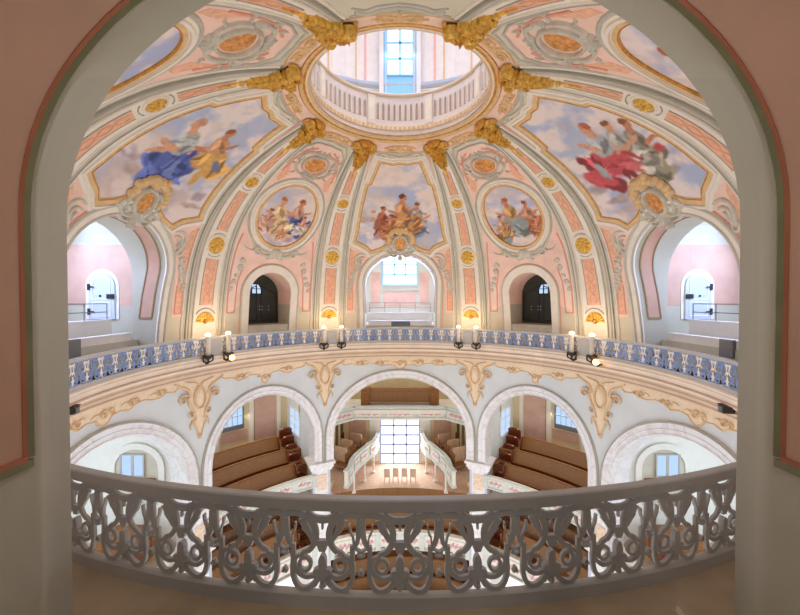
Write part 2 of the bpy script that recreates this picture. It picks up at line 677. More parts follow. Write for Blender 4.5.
# ---- ribs -----------------------------------------------------------------
def build_rib():
    mb = MB()
    # body, steps and the pale middle band   materials: 0 grey, 1 light, 2 dark, 3 orange, 4 pattern
    mb.plate(D, [(-6.1, 0), (6.1, 0), (6.1, 12.9), (-6.1, 12.9)], th=.05, m=0)
    mb.plate(D, [(-5.1, 0), (5.1, 0), (5.1, 12.8), (-5.1, 12.8)], off=.05, th=.03, m=5)
    mb.plate(D, [(-3.35, 0), (3.35, 0), (3.35, 12.6), (-3.35, 12.6)], off=.08, th=.05, m=1)
    for s in (-1, 1):
        mb.ribbon(D, vline(s * 6.1, 0, 12.9), .09, .07, kind='round', m=1)
        mb.ribbon(D, vline(s * 5.1, 0, 12.8), .05, .07, off=.05, kind='round', m=2)
        mb.ribbon(D, vline(s * 4.3, 0, 12.8), .10, .06, off=.08, kind='round', m=0)
        mb.ribbon(D, vline(s * 3.35, 0, 12.6), .06, .06, off=.11, kind='round', m=1)
    for s0, s1 in ((2.5, 4.85), (6.35, 8.62), (9.9, 11.6)):
        a0 = 1.75 if s0 < 6 else 1.6
        mb.plate(D, [(-a0, s0), (a0, s0), (a0, s1), (-a0, s1)], off=.13, th=.012, m=3)
        for s in (-1, 1):
            mb.ribbon(D, vline(s * (a0 + .1), s0, s1, 6), .045, .025, off=.13, kind='round', m=2)
            # running pattern in the panel
            pts = [(s * a0 * .55 * sin((v - s0) * 5.5), v) for v in [s0 + .1 + (s1 - s0 - .2) * i / 40 for i in range(41)]]
            mb.ribbon(D, pts, .05, .012, off=.142, m=4)
    for s0, ss in ((5.58, 1), (9.28, .8)):          # arched hood lines above and below the rosettes
        l = local(D, 0, s0)
        for sg in (-1, 1):
            mb.ribbon(D, [l(.5 * ss * cos(radians(A)), sg * .52 * ss * sin(radians(A)) + sg * .1) for A in range(50, 131, 10)], .035, .02, off=.13, m=2)
    l = local(D, 0, 1.66)
    mb.ribbon(D, [l(.62 * cos(radians(A)), .66 * sin(radians(A)) + .02) for A in range(35, 146, 10)], .05, .03, off=.13, m=2)
    return mb


RIB0 = structure(build_rib().build('ceiling_rib', ['plaster_grey', 'plaster_light', 'moulding_dark', 'panel_orange', 'panel_pattern', 'plaster_cream']))
spin(RIB0, RIBS[0])
for az in RIBS[1:]:
    c = RIB0.copy(); COL.objects.link(c); spin(c, az)

# ---- wide bays: painted fields and stucco ---------------------------------
PAINT_R = [(0, 12.3), (4, 12.2), (8, 12.28), (11.5, 12.32), (14.0, 10.78), (15.6, 10.68), (16.0, 9.2), (16.4, 7.2), (16.9, 6.72),
           (12.6, 6.4), (10.8, 6.08), (7.5, 6.3), (4.2, 6.7), (0, 6.75)]
PAINT_BIG = PAINT_R + [(-a, s) for a, s in PAINT_R[-2:0:-1]]
PAINT_BIG = PAINT_BIG[::-1]           # counter-clockwise seen from inside


def build_wide_field(full=True):
    mb = MB()    # 0 pink 1 pale pink 2 red 3 light 4 grey 5 orange pink
    om = [(a, s) for a, s in OPEN]
    if full: wide_opening(mb, om)
    head_mouldings(mb)
    return mb


def wide_opening(mb, om):
    # surround of the opening
    ring = offset(D, om, -.46 if False else .46, closed=False)
    mb.plate(D, om[::1] and ([p for p in ring] + om[::-1]), th=.07, da=1.5, ds=.25, m=3)
    mb.ribbon(D, offset(D, om, .07, False), .10, .05, off=.07, kind='round', m=4)
    mb.ribbon(D, offset(D, om, .40, False), .12, .05, off=.07, kind='round', m=4)
    mb.ribbon(D, offset(D, om, .47, False), .05, .04, off=.0, kind='round', m=2)
    for sg in (1, -1):
        f = lambda pts: [(sg * a, s) for a, s in pts]
        # tall pink panel between opening and rib
        mb.plate(D, f([(16.2, 1.92), (19.1, 1.92), (19.2, 6.5), (18.0, 6.35), (13.4, 6.1), (11.2, 5.75), (13.5, 5.2), (15.4, 4.4), (16.2, 3.4)]), th=.015, m=0)
        mb.plate(D, f([(16.9, 2.1), (18.6, 2.1), (18.8, 6.2), (17.2, 6.0), (15.6, 5.0), (16.6, 4.2), (16.9, 3.4)]), off=.015, th=.01, m=5)
        mb.ribbon(D, f([(16.9, 2.1), (18.6, 2.1), (18.8, 6.2)]), .05, .02, off=.02, m=2)
        mb.ribbon(D, f([(16.9, 2.1), (16.9, 3.4)]), .05, .02, off=.02, m=2)
        # pink band beside the painting, stepping in near the top
        band = [(18.3, 6.9), (18.1, 9.2), (17.6, 10.8), (16.9, 11.0), (16.2, 12.0), (15.2, 12.75)]
        band2 = [(19.45, 6.9), (19.4, 9.2), (19.2, 11.0), (18.9, 11.4), (18.5, 12.2), (17.5, 12.9)]
        mb.plate(D, f(band + band2[::-1]), th=.015, da=1, m=1)
        mb.ribbon(D, f(band2), .05, .03, m=2)
        mb.ribbon(D, f([(a - .9, s) for a, s in band2]), .035, .02, off=.01, m=4)
        mb.ribbon(D, f([(17.6, 6.9), (17.4, 9.2), (17.0, 10.7), (16.2, 10.95), (15.2, 12.4)]), .07, .06, kind='round', m=4)
        # stucco scroll with hanging leaf drop in the spandrel
        l = local(D, sg * 15.9, 5.35)
        S = lambda pts: [l(sg * x, y) for x, y in pts]
        mb.stroke(D, S(bez((-.55, .45), (.1, .65), (.25, .1), (-.1, -.35))), .1, .22, .08, off=.02, m=6)
        mb.stroke(D, S(bez((-.5, .25), (-.1, .35), (0, 0), (-.2, -.25))), .08, .16, .08, off=.02, m=6)
        mb.stroke(D, S(bez((-.35, .1), (-.2, .1), (-.2, -.1), (-.3, -.2))), .06, .1, .08, off=.02, m=6)
        mb.stroke(D, S(scroll(-.12, -.42, .2, .6, -1.1)), .14, .07, .09, off=.02, m=6)
        for k in range(9):
            t = k / 8
            x, y = .12 + .32 * t + .05 * sin(k * 2), -.75 - 1.35 * t
            mb.blob(D, l, sg * x, y, .13 * (1 - .6 * abs(t - .35)), .15, .07, off=.02, rot=k * 1.3, m=6, n=8, rings=2)
            mb.blob(D, l, sg * (x + .14), y + .07, .1 * (1 - .5 * t), .1, .06, off=.02, rot=-k, m=6, n=8, rings=2)
        mb.stroke(D, S(bez((-.1, -.6), (.1, -.8), (.1, -.9), (.15, -1.0))), .05, .04, .05, off=.02, m=6)


def head_mouldings(mb):
    top = [(-14.5, 12.75), (-11, 12.98), (-7, 12.85), (0, 12.75), (7, 12.85), (11, 12.98), (14.5, 12.75)]
    mb.ribbon(D, top, .10, .06, kind='round', m=4)
    mb.ribbon(D, [(a, s - .22) for a, s in top], .05, .04, kind='round', m=7)
    mb.plate(D, [(-17.5, 12.92), (17.5, 12.92), (17.5, 13.06), (-17.5, 13.06)], th=.02, m=7)


WIDE0 = structure(build_wide_field().build('ceiling_panel', ['plaster_pink', 'pink_pale', 'line_red', 'plaster_light', 'plaster_grey', 'panel_orange', 'stucco_grey', 'moulding_grey']))
c = structure(build_wide_field(False).build('ceiling_panel', [m.name for m in WIDE0.data.materials])); spin(c, 180)
for az in (90, -90):
    c = WIDE0.copy(); COL.objects.link(c); spin(c, az)

# ---- narrow bays ------------------------------------------------------------
OVAL_C, OVAL_RX, OVAL_RY = 7.88, 1.52, 1.96


def oval(k=0., n=40):
    l = local(D, 0, OVAL_C)
    rr = D.rad(OVAL_C)
    # keep the oval's width constant in metres although the gore narrows
    out = []
    for i in range(n):
        A = 2 * pi * i / n
        x, y = (OVAL_RX + k) * cos(A), (OVAL_RY + k) * sin(A)
        s = OVAL_C + y
        rm = (D.rad(s) + rr) / 2
        out.append((degrees(x / rm), s))
    return out


def build_narrow_field(window=True):
    mb = MB()   # 0 pink 1 pale 2 red 3 light 4 grey 5 orange 6 stucco 7 dark
    pk = [(-13.7, 1.9)]
    if window:
        om = WIN
        i0 = [p for p in om if p[1] > 1.9]
        outer = offset(D, om, .46, False)
        pk += [p for p in outer if p[1] > 1.9][::-1]
    pk += [(13.7, 1.9), (13.6, 6.2), (13.7, 9.6), (13.0, 11.2), (11.5, 12.2), (7, 12.65), (0, 12.75), (-7, 12.65), (-11.5, 12.2), (-13.0, 11.2), (-13.7, 9.6), (-13.6, 6.2)]
    mb.plate(D, pk, th=.015, da=1.5, m=0)
    if window:
        mb.plate(D, offset(D, om, .46, False) + om[::-1], th=.07, da=1.2, ds=.25, m=3)
        mb.ribbon(D, offset(D, om, .45, False), .10, .05, off=.05, kind='round', m=4)
        mb.ribbon(D, offset(D, om, .50, False), .05, .03, off=.01, kind='round', m=2)
    for sg in (1, -1):
        f = lambda pts: [(sg * a, s) for a, s in pts]
        # sunken frame beside the window
        mb.ribbon(D, f([(10.9, 2.05), (13.2, 2.05), (13.2, 4.2), (12.9, 5.6), (12.3, 6.4)]), .07, .025, off=.015, m=2)
        mb.ribbon(D, f([(10.9, 2.05), (10.7, 3.7), (9.6, 4.6)]), .05, .025, off=.015, m=2)
        mb.plate(D, f([(11.2, 2.2), (12.9, 2.2), (12.9, 4.2), (12.5, 5.5), (11.0, 4.6)]), off=.015, th=.008, m=1)
        # leaf drops
        l = local(D, sg * 11.3, 4.4)
        for k in range(12):
            t = k / 11
            x, y = -.25 + .45 * t, .55 - 1.5 * t + .1 * sin(k * 2.1)
            if .45 < t < .6: continue
            mb.blob(D, l, sg * (x + .07 * cos(k * 2.4)), y, .12, .15, .07, off=.02, rot=k * 1.1, m=6, n=8, rings=2)
        # frames round the upper medallion
        mb.ribbon(D, f([(12.9, 10.9), (12.6, 11.6), (11.6, 12.2), (8, 12.62), (0, 12.72)]), .08, .06, off=.01, kind='round', m=4)
        mb.ribbon(D, f([(13.9, 9.6), (13.6, 10.7), (13.6, 11.5), (13.0, 12.3), (10, 12.85), (0, 12.98)]), .09, .06, kind='round', m=4)
        mb.ribbon(D, f([(11.8, 10.4), (11.4, 11.3), (9.4, 12.0), (5, 12.35)]), .09, .03, off=.01, m=2)
        mb.plate(D, f([(11.9, 9.9), (11.2, 11.1), (8.4, 10.3), (10.2, 9.75)]), off=.015, th=.008, m=5)
    return mb


NARM = ['plaster_pink', 'pink_pale', 'line_red', 'plaster_light', 'plaster_grey', 'panel_orange', 'stucco_grey', 'moulding_dark']
NAR0 = structure(build_narrow_field().build('ceiling_panel', NARM)); spin(NAR0, 45)
c = NAR0.copy(); COL.objects.link(c); spin(c, -45)
NAR1 = structure(build_narrow_field(False).build('ceiling_panel', NARM)); spin(NAR1, 135)
c = NAR1.copy(); COL.objects.link(c); spin(c, -135)

# ---- pink ring round the oculus -------------------------------------------
mb = MB()
mb.plate(D, [(-45, 13.05), (45, 13.05), (45, 13.62), (-45, 13.62)], th=.02, m=0)
mb.ribbon(D, [(a, 13.05) for a in range(-45, 46, 3)], .06, .05, kind='round', m=1)
ring0 = structure(mb.build('ceiling_panel', ['plaster_pink', 'gold_flat']))
for az in (90, 180, -90):
    c = ring0.copy(); COL.objects.link(c); spin(c, az)


# ================================================================== FRESCOES
def _h(i, j):
    n = (i * 374761393 + j * 668265263) & 0xffffffff
    n = ((n ^ (n >> 13)) * 1274126177) & 0xffffffff
    return ((n ^ (n >> 16)) & 0xffff) / 65535.


def vnoise(x, y):
    i, j = math.floor(x), math.floor(y); u, v = x - i, y - j
    u = u * u * (3 - 2 * u); v = v * v * (3 - 2 * v)
    return (_h(i, j) * (1 - u) + _h(i + 1, j) * u) * (1 - v) + (_h(i, j + 1) * (1 - u) + _h(i + 1, j + 1) * u) * v


def fbm(x, y):
    return .5 * vnoise(x, y) + .27 * vnoise(x * 2.1 + 7, y * 2.1) + .15 * vnoise(x * 4.3, y * 4.3 + 3) + .08 * vnoise(x * 9, y * 9)


def mix(a, b, t):
    return tuple(a[k] + (b[k] - a[k]) * t for k in range(3))


def figure(ops, x, y, h, robe, upper, skin, hair, lean=0., face=1, rnd=None):
    """a seated robed figure of generic pose: skirt folds, torso, arms, head"""
    R = rnd or random.Random(int(x * 100) + int(y * 37))
    h *= 1.45
    y -= .12
    dk = tuple(v * .72 for v in robe); lt = tuple(min(255, v * 1.15 + 12) for v in robe)
    for k in range(13):
        t = R.random()
        ops.append((x + face * h * (.05 + .42 * (R.random() - .4)), y - h * (.02 + .38 * R.random()), h * (.10 + .14 * R.random()), h * (.05 + .09 * R.random()),
                    R.uniform(-1.2, 1.2), (robe, dk, lt, robe)[k % 4], .35))
    ops.append((x, y - h * .05, h * .30, h * .22, .2 * face, robe, .4))
    for k in range(7):
        ops.append((x + face * h * R.uniform(-.2, .3), y - h * R.uniform(.0, .3), h * .16, h * .035, R.uniform(.3, 1.4) * face, (dk, lt)[k % 2], .4))
    ud = tuple(v * .75 for v in upper); ul = tuple(min(255, v * 1.12 + 10) for v in upper)
    ops.append((x - lean * h * .2, y + h * .22, h * .15, h * .2, .25 * face, upper, .3))
    ops.append((x - lean * h * .2 + .05 * h, y + h * .2, h * .05, h * .16, .5 * face, ud, .4))
    ops.append((x - lean * h * .2 - .06 * h, y + h * .25, h * .05, h * .13, -.2 * face, ul, .4))
    ops.append((x + face * h * .2, y + h * .2, h * .15, h * .042, .5 * face, skin, .25))
    ops.append((x - face * h * .2, y + h * .14, h * .15, h * .04, -.5 * face, skin, .25))
    ops.append((x - lean * h * .22, y + h * .40, h * .055, h * .07, 0, skin, .2))
    hx, hy = x - lean * h * .25 + face * .02 * h, y + h * .50
    ops.append((hx, hy, h * .075, h * .09, 0, skin, .2))
    ops.append((hx - face * h * .03, hy + h * .045, h * .075, h * .06, .4 * face, hair, .25))


def painter(ops, cx, cy, seed, sky=(178, 188, 214), cloud=(234, 220, 216), dark=(190, 172, 172), warm=(228, 206, 186)):
    prep = [(x, y, 1 / rx, 1 / ry, cos(r), sin(r), lin(c), s, max(rx, ry) * 1.25) for x, y, rx, ry, r, c, s in ops]
    sky, cloud, dark, warm = lin(sky), lin(cloud), lin(dark), lin(warm)

    def f(a, s):
        k = D.rad((s + cy) / 2) * pi / 180
        x, y = (a - cx) * k, s - cy
        n = fbm(x * .8 + seed * 13.7, y * 1.1 + seed * 5.1)
        n2 = fbm(x * 1.6 + seed * 3.3 + 40, y * 1.6 + seed)
        low = max(0, min(1, .5 - y * .28))
        c = mix(sky, cloud, max(0, min(1, (n - .36) * 5)))
        c = mix(c, dark, max(0, min(1, (n2 - .52) * 5)) * (.35 + .45 * low))
        c = mix(c, warm, max(0, min(1, (fbm(x * .6 + 90, y * .7 + seed * 2) - .5) * 4)) * .5)
        wx = x + .12 * (vnoise(x * 5, y * 5 + seed) - .5); wy = y + .12 * (vnoise(x * 5 + 31, y * 5) - .5)
        for ox, oy, ix, iy, cr, sr, col, soft, rad in prep:
            dx, dy = wx - ox, wy - oy
            if abs(dx) > rad or abs(dy) > rad: continue
            u = (dx * cr + dy * sr) * ix; v = (-dx * sr + dy * cr) * iy
            q = u * u + v * v
            if q < 1:
                t = min(1, (1 - q) / soft)
                g = .86 + .28 * vnoise(x * 7 + ox, y * 7 + oy * 3)
                c = mix(c, tuple(min(1, cc * g) for cc in col), t)
        return c
    return f


FR_MATS = ['fresco']
SKIN, SK2 = (214, 160, 128), (196, 136, 106)
BR, GREY, CREAM = (140, 92, 66), (166, 168, 166), (226, 206, 170)


def clouds_under(ops, rnd, w, y0, y1, n=14):
    for k in range(n):
        c = ((226, 212, 212), (176, 160, 170), (206, 190, 196), (190, 168, 160))[k % 4]
        ops.append((rnd.uniform(-w, w), rnd.uniform(y0, y1), rnd.uniform(.3, .7), rnd.uniform(.14, .3), rnd.uniform(-.4, .4), c, .8))


def big_ops(kind):
    r = random.Random(kind + 11); ops = []
    clouds_under(ops, r, 2.4, -1.6, -.4)
    if kind == 0:      # centre: brown and ochre group with grey blue drapery
        figure(ops, -1.0, -.55, 1.5, (168, 104, 80), (160, 96, 72), SK2, BR, 0, 1, r)
        figure(ops, 1.0, -.45, 1.7, (146, 152, 168), (150, 160, 176), SKIN, BR, 0, -1, r)
        figure(ops, .2, -.1, 2.0, (204, 150, 96), (206, 150, 104), SK2, (120, 76, 56), .1, 1, r)
        figure(ops, -.5, -.8, 1.1, (178, 116, 84), (190, 130, 96), SK2, BR, 0, -1, r)
        for k in range(14):
            ops.append((r.uniform(-1.6, 1.5), r.uniform(-.8, .3), .2, .12, r.uniform(-1, 1), ((150, 88, 70), (206, 160, 116), (134, 120, 128))[k % 3], .5))
    elif kind == 1:    # left: blue robe, grey veil and an ochre companion
        figure(ops, -.35, .25, 2.3, (92, 108, 172), (178, 182, 180), SKIN, (196, 150, 128), .1, -1, r)
        ops.append((-1.1, .55, .8, .12, .15, SKIN, .3))
        for k in range(8):
            ops.append((-.2 + r.uniform(-.5, .6), -.2 + r.uniform(-.5, .5), .5, .1, r.uniform(.6, 1.7), ((76, 90, 156), (122, 138, 190))[k % 2], .5))
        for k in range(7):
            ops.append((-.55 + r.uniform(-.4, .4), 1.0 + r.uniform(-.3, .2), .35, .08, r.uniform(-.3, .5), ((196, 198, 194), (158, 166, 168))[k % 2], .5))
        figure(ops, .9, .35, 1.9, (212, 164, 96), (206, 156, 112), SK2, (150, 96, 66), -.2, 1, r)
        ops.append((.95, -.35, .2, .65, .1, (216, 168, 100), .4))
        ops.append((1.3, -.3, .2, .4, .3, (120, 128, 160), .5))
    elif kind == 2:    # right: red robe, grey companions
        figure(ops, 1.0, .45, 1.8, (166, 156, 136), (150, 140, 126), SK2, BR, 0, 1, r)
        figure(ops, .35, .55, 1.7, (188, 182, 170), (176, 172, 166), SKIN, BR, .1, 1, r)
        figure(ops, -.35, .15, 2.3, (200, 92, 98), (176, 178, 180), SKIN, (186, 110, 100), .25, -1, r)
        for k in range(9):
            ops.append((-.1 + r.uniform(-.7, .8), -.15 + r.uniform(-.4, .4), .5, .12, r.uniform(-.9, .9), ((184, 74, 84), (214, 118, 118), (196, 90, 96))[k % 3], .5))
        ops.append((-.9, -.6, .2, .5, .5, (166, 168, 172), .5))
        ops.append((1.7, .5, .3, .2, 0, (188, 84, 92), .5))
    if kind in (1, 2):       # the painter turned the groups so that they stand upright from the floor
        th = .55 if kind == 1 else -.55
        c, s = cos(th), sin(th)
        ops = [(.15 + x * c - (y - .1) * s if k >= 14 else x, (.22 if kind == 1 else .12) + x * s + (y - .1) * c if k >= 14 else y, rx, ry, r_ + (th if k >= 14 else 0), cc, so)
               for k, (x, y, rx, ry, r_, cc, so) in enumerate(ops)]
    return ops


def small_ops(kind):
    r = random.Random(kind + 40); ops = []
    clouds_under(ops, r, 1.3, -1.5, -.9, 8)
    if kind == 0:
        figure(ops, .55, -.1, 1.6, (92, 104, 160), (206, 160, 140), SK2, (170, 90, 66), 0, 1, r)
        figure(ops, -.4, -.3, 1.7, (224, 196, 152), (222, 190, 146), SKIN, (170, 106, 66), .1, 1, r)
        figure(ops, -.9, -.5, 1.0, (200, 160, 140), (196, 150, 130), SK2, BR, 0, -1, r)
        figure(ops, 0., -1.0, .7, SKIN, SKIN, SKIN, (170, 110, 80), 0, 1, r)
        figure(ops, 1.05, -.5, .8, (216, 200, 190), SKIN, SKIN, (160, 90, 66), 0, -1, r)
    else:
        figure(ops, .8, -.35, 1.4, (180, 110, 84), (196, 150, 120), SK2, (150, 84, 60), -.1, 1, r)
        figure(ops, -.05, -.25, 1.8, (150, 160, 158), (196, 156, 104), SK2, (176, 100, 64), .1, -1, r)
        figure(ops, -.8, -.6, 1.0, (196, 150, 106), (200, 160, 130), SK2, BR, 0, 1, r)
        figure(ops, 1.1, -.9, .8, SK2, SK2, SKIN, BR, 0, -1, r)
    return ops


def make_fresco(kind, az, label):
    an = D(0, 6.7)
    t = thing('ceiling_fresco', label, 'fresco', an, 'frescoes in the wide bays of the dome')
    mb = MB(); mb.plate(D, PAINT_BIG, off=.02, th=.0, da=.42, ds=.055, paint=painter(big_ops(kind), 0, 8.6, kind + 1))
    mb.build('painting', FR_MATS, t)
    mb = MB()
    mb.ribbon(D, offset(D, PAINT_BIG, .09), .21, .06, closed=True, m=0)
    mb.ribbon(D, offset(D, PAINT_BIG, .02), .06, .08, kind='round', closed=True, m=1)
    mb.build('gilt_frame', ['gold_flat', 'gold_dark'], t)
    mb = MB(); mb.ribbon(D, offset(D, PAINT_BIG, .30), .28, .11, kind='ogee', closed=True, m=0)
    mb.build('stucco_frame', ['plaster_light'], t)
    return place(t, az)


make_fresco(0, 0, 'large fresco of brown and ochre robed figures above the window bay at the back')
make_fresco(1, -90, 'large fresco with a figure in a blue robe beside an ochre companion')
make_fresco(2, 90, 'large fresco with a figure in a bright red robe on clouds')


def make_oval(kind, az, label):
    t = thing('oval_fresco', label, 'fresco', D(0, OVAL_C - OVAL_RY), 'oval frescoes in the narrow bays of the dome')
    mb = MB(); mb.plate(D, oval(0), off=.03, th=0, da=.4, ds=.055, paint=painter(small_ops(kind), 0, OVAL_C, kind + 6, sky=(176, 184, 214)))
    mb.build('painting', FR_MATS, t)
    mb = MB(); mb.ribbon(D, oval(.07), .15, .07, off=.01, closed=True, m=0); mb.ribbon(D, oval(.01), .05, .09, off=.01, kind='round', closed=True, m=1)
    mb.build('gilt_frame', ['gold_flat', 'gold_dark'], t)
    mb = MB(); mb.ribbon(D, oval(.27), .28, .12, off=.01, kind='ogee', closed=True, m=0); mb.ribbon(D, oval(.46), .12, .06, off=.01, kind='round', closed=True, m=1)
    mb.build('stucco_frame', ['plaster_light', 'moulding_grey'], t)
    # shell at the foot
    mb = MB(); l = local(D, 0, OVAL_C - OVAL_RY - .42)
    mb.blob(D, l, 0, .02, .46, .32, .22, m=0, n=16)
    for sg in (1, -1):
        S = lambda pts: [l(sg * x, y) for x, y in pts]
        mb.stroke(D, S(bez((.1, -.15), (.8, -.35), (1.2, .1), (1.55, .75))), .26, .1, .12, m=0)
        mb.stroke(D, S(scroll(1.05, .0, .26, 0, 1.2)), .16, .08, .12, m=0)
        mb.stroke(D, S(bez((.3, .15), (.9, .1), (1.1, .4), (1.35, .95))), .12, .05, .1, m=0)
        mb.stroke(D, S(bez((1.2, .1), (1.5, 0), (1.75, .1), (1.85, .3))), .1, .03, .08, m=0)
        for k in range(3):
            mb.blob(D, l, sg * (.14 + .13 * k), -.25 - .04 * k, .08, .12, .1, rot=sg * .4 * k, m=0, n=8)
    mb.build('shell', ['stucco_grey'], t)
    return place(t, az)


make_oval(0, -45, 'oval fresco with cream and deep blue robed figures under a gold medallion')
make_oval(1, 45, 'oval fresco with a grey-green robed figure and a brown companion')
make_oval(2, -135, 'oval fresco cut off by the near arch at upper left')
make_oval(3, 135, 'oval fresco cut off by the near arch at upper right')


# ================================================================== MEDALLIONS, ROSETTES, BRACKETS
def rocaille(mb, loc, sx, sy, surf=D, m=0, h=.1):
    """generic C-scroll frame round an oval of half axes sx, sy"""
    mb.ribbon(surf, [loc(*p) for p in ell(0, 0, sx * 1.16, sy * 1.16)], sx * .22, h * 1.1, kind='round', closed=True, m=m, step=.12)
    for sg in (1, -1):
        S = lambda pts: [loc(sg * x * sx, y * sy) for x, y in pts]
        mb.stroke(surf, S(bez((.15, 1.45), (1.2, 1.7), (1.8, 1.0), (1.5, .2))), .2 * sx, .34 * sx, h, m=m)
        mb.stroke(surf, S(scroll(1.62, .25, .34, 2.4, -1.2)), .26 * sx, .12 * sx, h, m=m)
        mb.stroke(surf, S(bez((1.5, -.1), (1.9, -.9), (1.1, -1.6), (.2, -1.5))), .3 * sx, .2 * sx, h, m=m)
        mb.stroke(surf, S(scroll(.45, -1.55, .34, .3, 1.1)), .24 * sx, .12 * sx, h, m=m)
        mb.stroke(surf, S(scroll(.5, 1.62, .3, -.5, -1.1)), .22 * sx, .1 * sx, h, m=m)
        for k, (x, y, A) in enumerate(((1.75, .9, .9), (1.9, -.4, -.3), (1.45, -1.35, -.9), (1.25, 1.55, 1.2))):
            mb.stroke(surf, S([(x, y), (x + .25 * cos(A), y + .25 * sin(A)), (x + .55 * cos(A + .4), y + .55 * sin(A + .4))]), .22 * sx, .04 * sx, h * .8, m=m)
    for k in (-1, 0, 1):
        mb.stroke(surf, [loc(k * .16 * sx, 1.35 * sy), loc(k * .3 * sx, 1.7 * sy), loc(k * .42 * sx, 2.0 * sy)], .3 * sx, .06 * sx, h, m=m)
        mb.stroke(surf, [loc(k * .16 * sx, -1.35 * sy), loc(k * .28 * sx, -1.7 * sy), loc(k * .35 * sx, -1.95 * sy)], .26 * sx, .06 * sx, h, m=m)


def relief_disc(mb, loc, rx, ry, surf=D, m=0, off=.02, seed=0, h=.05):
    r = random.Random(seed)
    mb.blob(surf, loc, 0, 0, rx, ry, h, off=off, m=m, n=24, rings=4)
    for k in range(9):
        A = r.uniform(0, 6.28); q = r.uniform(.1, .62)
        mb.blob(surf, loc, rx * q * cos(A), ry * q * sin(A), rx * r.uniform(.14, .3), ry * r.uniform(.1, .22), h * .8, off=off + h * .6, rot=r.uniform(0, 3), m=m, n=8, rings=2)


def make_cartouche(az, label):
    t = thing('oval_medallion', label, 'medallion', D(0, 10.7), 'orange oval medallions high in the narrow bays')
    l = local(D, 0, 11.3)
    mb = MB(); relief_disc(mb, l, .52, .46, seed=int(az)); mb.build('relief', ['medal'], t)
    mb = MB(); rocaille(mb, l, .55, .5, m=0, h=.13); mb.build('stucco_frame', ['stucco_grey'], t)
    return place(t, az)


make_cartouche(-45, 'orange oval medallion in grey scrolls above the cream and blue oval fresco')
make_cartouche(45, 'orange oval medallion in grey scrolls above the grey-green oval fresco')
make_cartouche(-135, 'large orange oval medallion in grey scrolls at upper left edge of the dome')
make_cartouche(135, 'large orange oval medallion in grey scrolls at upper right edge of the dome')


def make_keystone(az, label):
    """medallion between painting and opening: orange oval, white scroll frame, gold cluster, leaves"""
    t = thing('keystone_medallion', label, 'medallion', D(0, 5.9), 'orange medallions over the wide openings')
    l = local(D, 0, 6.62)
    mb = MB(); relief_disc(mb, l, .34, .42, seed=3 + int(az), off=.1); mb.build('relief', ['medal'], t)
    mb = MB()
    mb.ribbon(D, [l(*p) for p in ell(0, 0, .44, .53)], .18, .2, kind='round', closed=True, step=.12)
    mb.plate(D, [l(*p) for p in ell(0, 0, .5, .58)], th=.09, da=1, ds=.3)
    for sg in (1, -1):
        S = lambda pts: [l(sg * x, y) for x, y in pts]
        mb.stroke(D, S(bez((.35, .5), (.85, .4), (.8, -.3), (.5, -.6))), .12, .2, .16)
        mb.stroke(D, S(scroll(.72, -.42, .24, 1.2, -1.2)), .18, .09, .16)
        mb.stroke(D, S(bez((.1, -.5), (.35, -.8), (.75, -.75), (.95, -.4))), .26, .1, .2)
        mb.stroke(D, S(bez((.05, -.55), (.25, -.95), (.5, -.98), (.7, -.75))), .2, .08, .2)
    mb.stroke(D, [l(0, -.45), l(0, -.75), l(0, -1.12)], .3, .12, .24)
    mb.blob(D, l, 0, -1.05, .15, .16, .25)
    mb.build('stucco_frame', ['stucco_grey'], t)
    mb = MB(); r = random.Random(5)
    for k in range(13):
        A = pi * k / 12
        q = .62 + .22 * r.random()
        mb.blob(D, l, q * cos(A) * 1.05, .12 + q * sin(A), .2, .18, .16, off=.05, rot=A, n=9)
    for k in range(6):
        mb.blob(D, l, -.3 + .13 * k, .98 + .08 * sin(k * 3), .14, .16, .16, off=.05, n=9)
    mb.build('gilt_garland', ['gold_flat'], t)
    return place(t, az)


make_keystone(0, 'orange medallion with gilt garland over the back window opening')
make_keystone(-90, 'orange medallion with gilt garland under the blue-robed fresco')
make_keystone(90, 'orange medallion with gilt garland under the red-robed fresco')

RIBWORD = {PHI: 'rib right of the back window', -PHI: 'rib left of the back window',
           90 - PHI: 'rib between green oval and right opening', -(90 - PHI): 'rib between blue oval and left opening',
           90 + PHI: 'rib above the red-robed fresco', -(90 + PHI): 'rib above the blue-robed fresco',
           180 - PHI: 'top right rib', -(180 - PHI): 'top left rib'}


def rosette(s0, r, name):
    t = thing(name, 'x', 'rosette', D(0, s0 - r), 'gilded rosettes on the dome ribs')
    l = local(D, 0, s0)
    mb = MB(); o = .13
    mb.blob(D, l, 0, 0, r, r * 1.03, .05, off=o, n=22)
    for k in range(8):
        A = 2 * pi * k / 8
        mb.blob(D, l, .55 * r * cos(A), .57 * r * sin(A), r * .36, r * .2, .07, off=o + .02, rot=A, n=8)
    for k in range(4):
        A = 2 * pi * k / 4 + .39
        mb.blob(D, l, .3 * r * cos(A), .3 * r * sin(A), r * .28, r * .14, .08, off=o + .03, rot=A, n=8)
    mb.blob(D, l, 0, 0, r * .2, r * .2, .12, off=o + .03, n=10)
    mb.build('flower', ['gold'], t)
    mb = MB(); mb.ribbon(D, [l(*p) for p in ell(0, 0, r * 1.14, r * 1.18)], r * .3, .05, off=o, kind='round', closed=True, step=.1)
    mb.build('rim', ['plaster_light'], t)
    return t


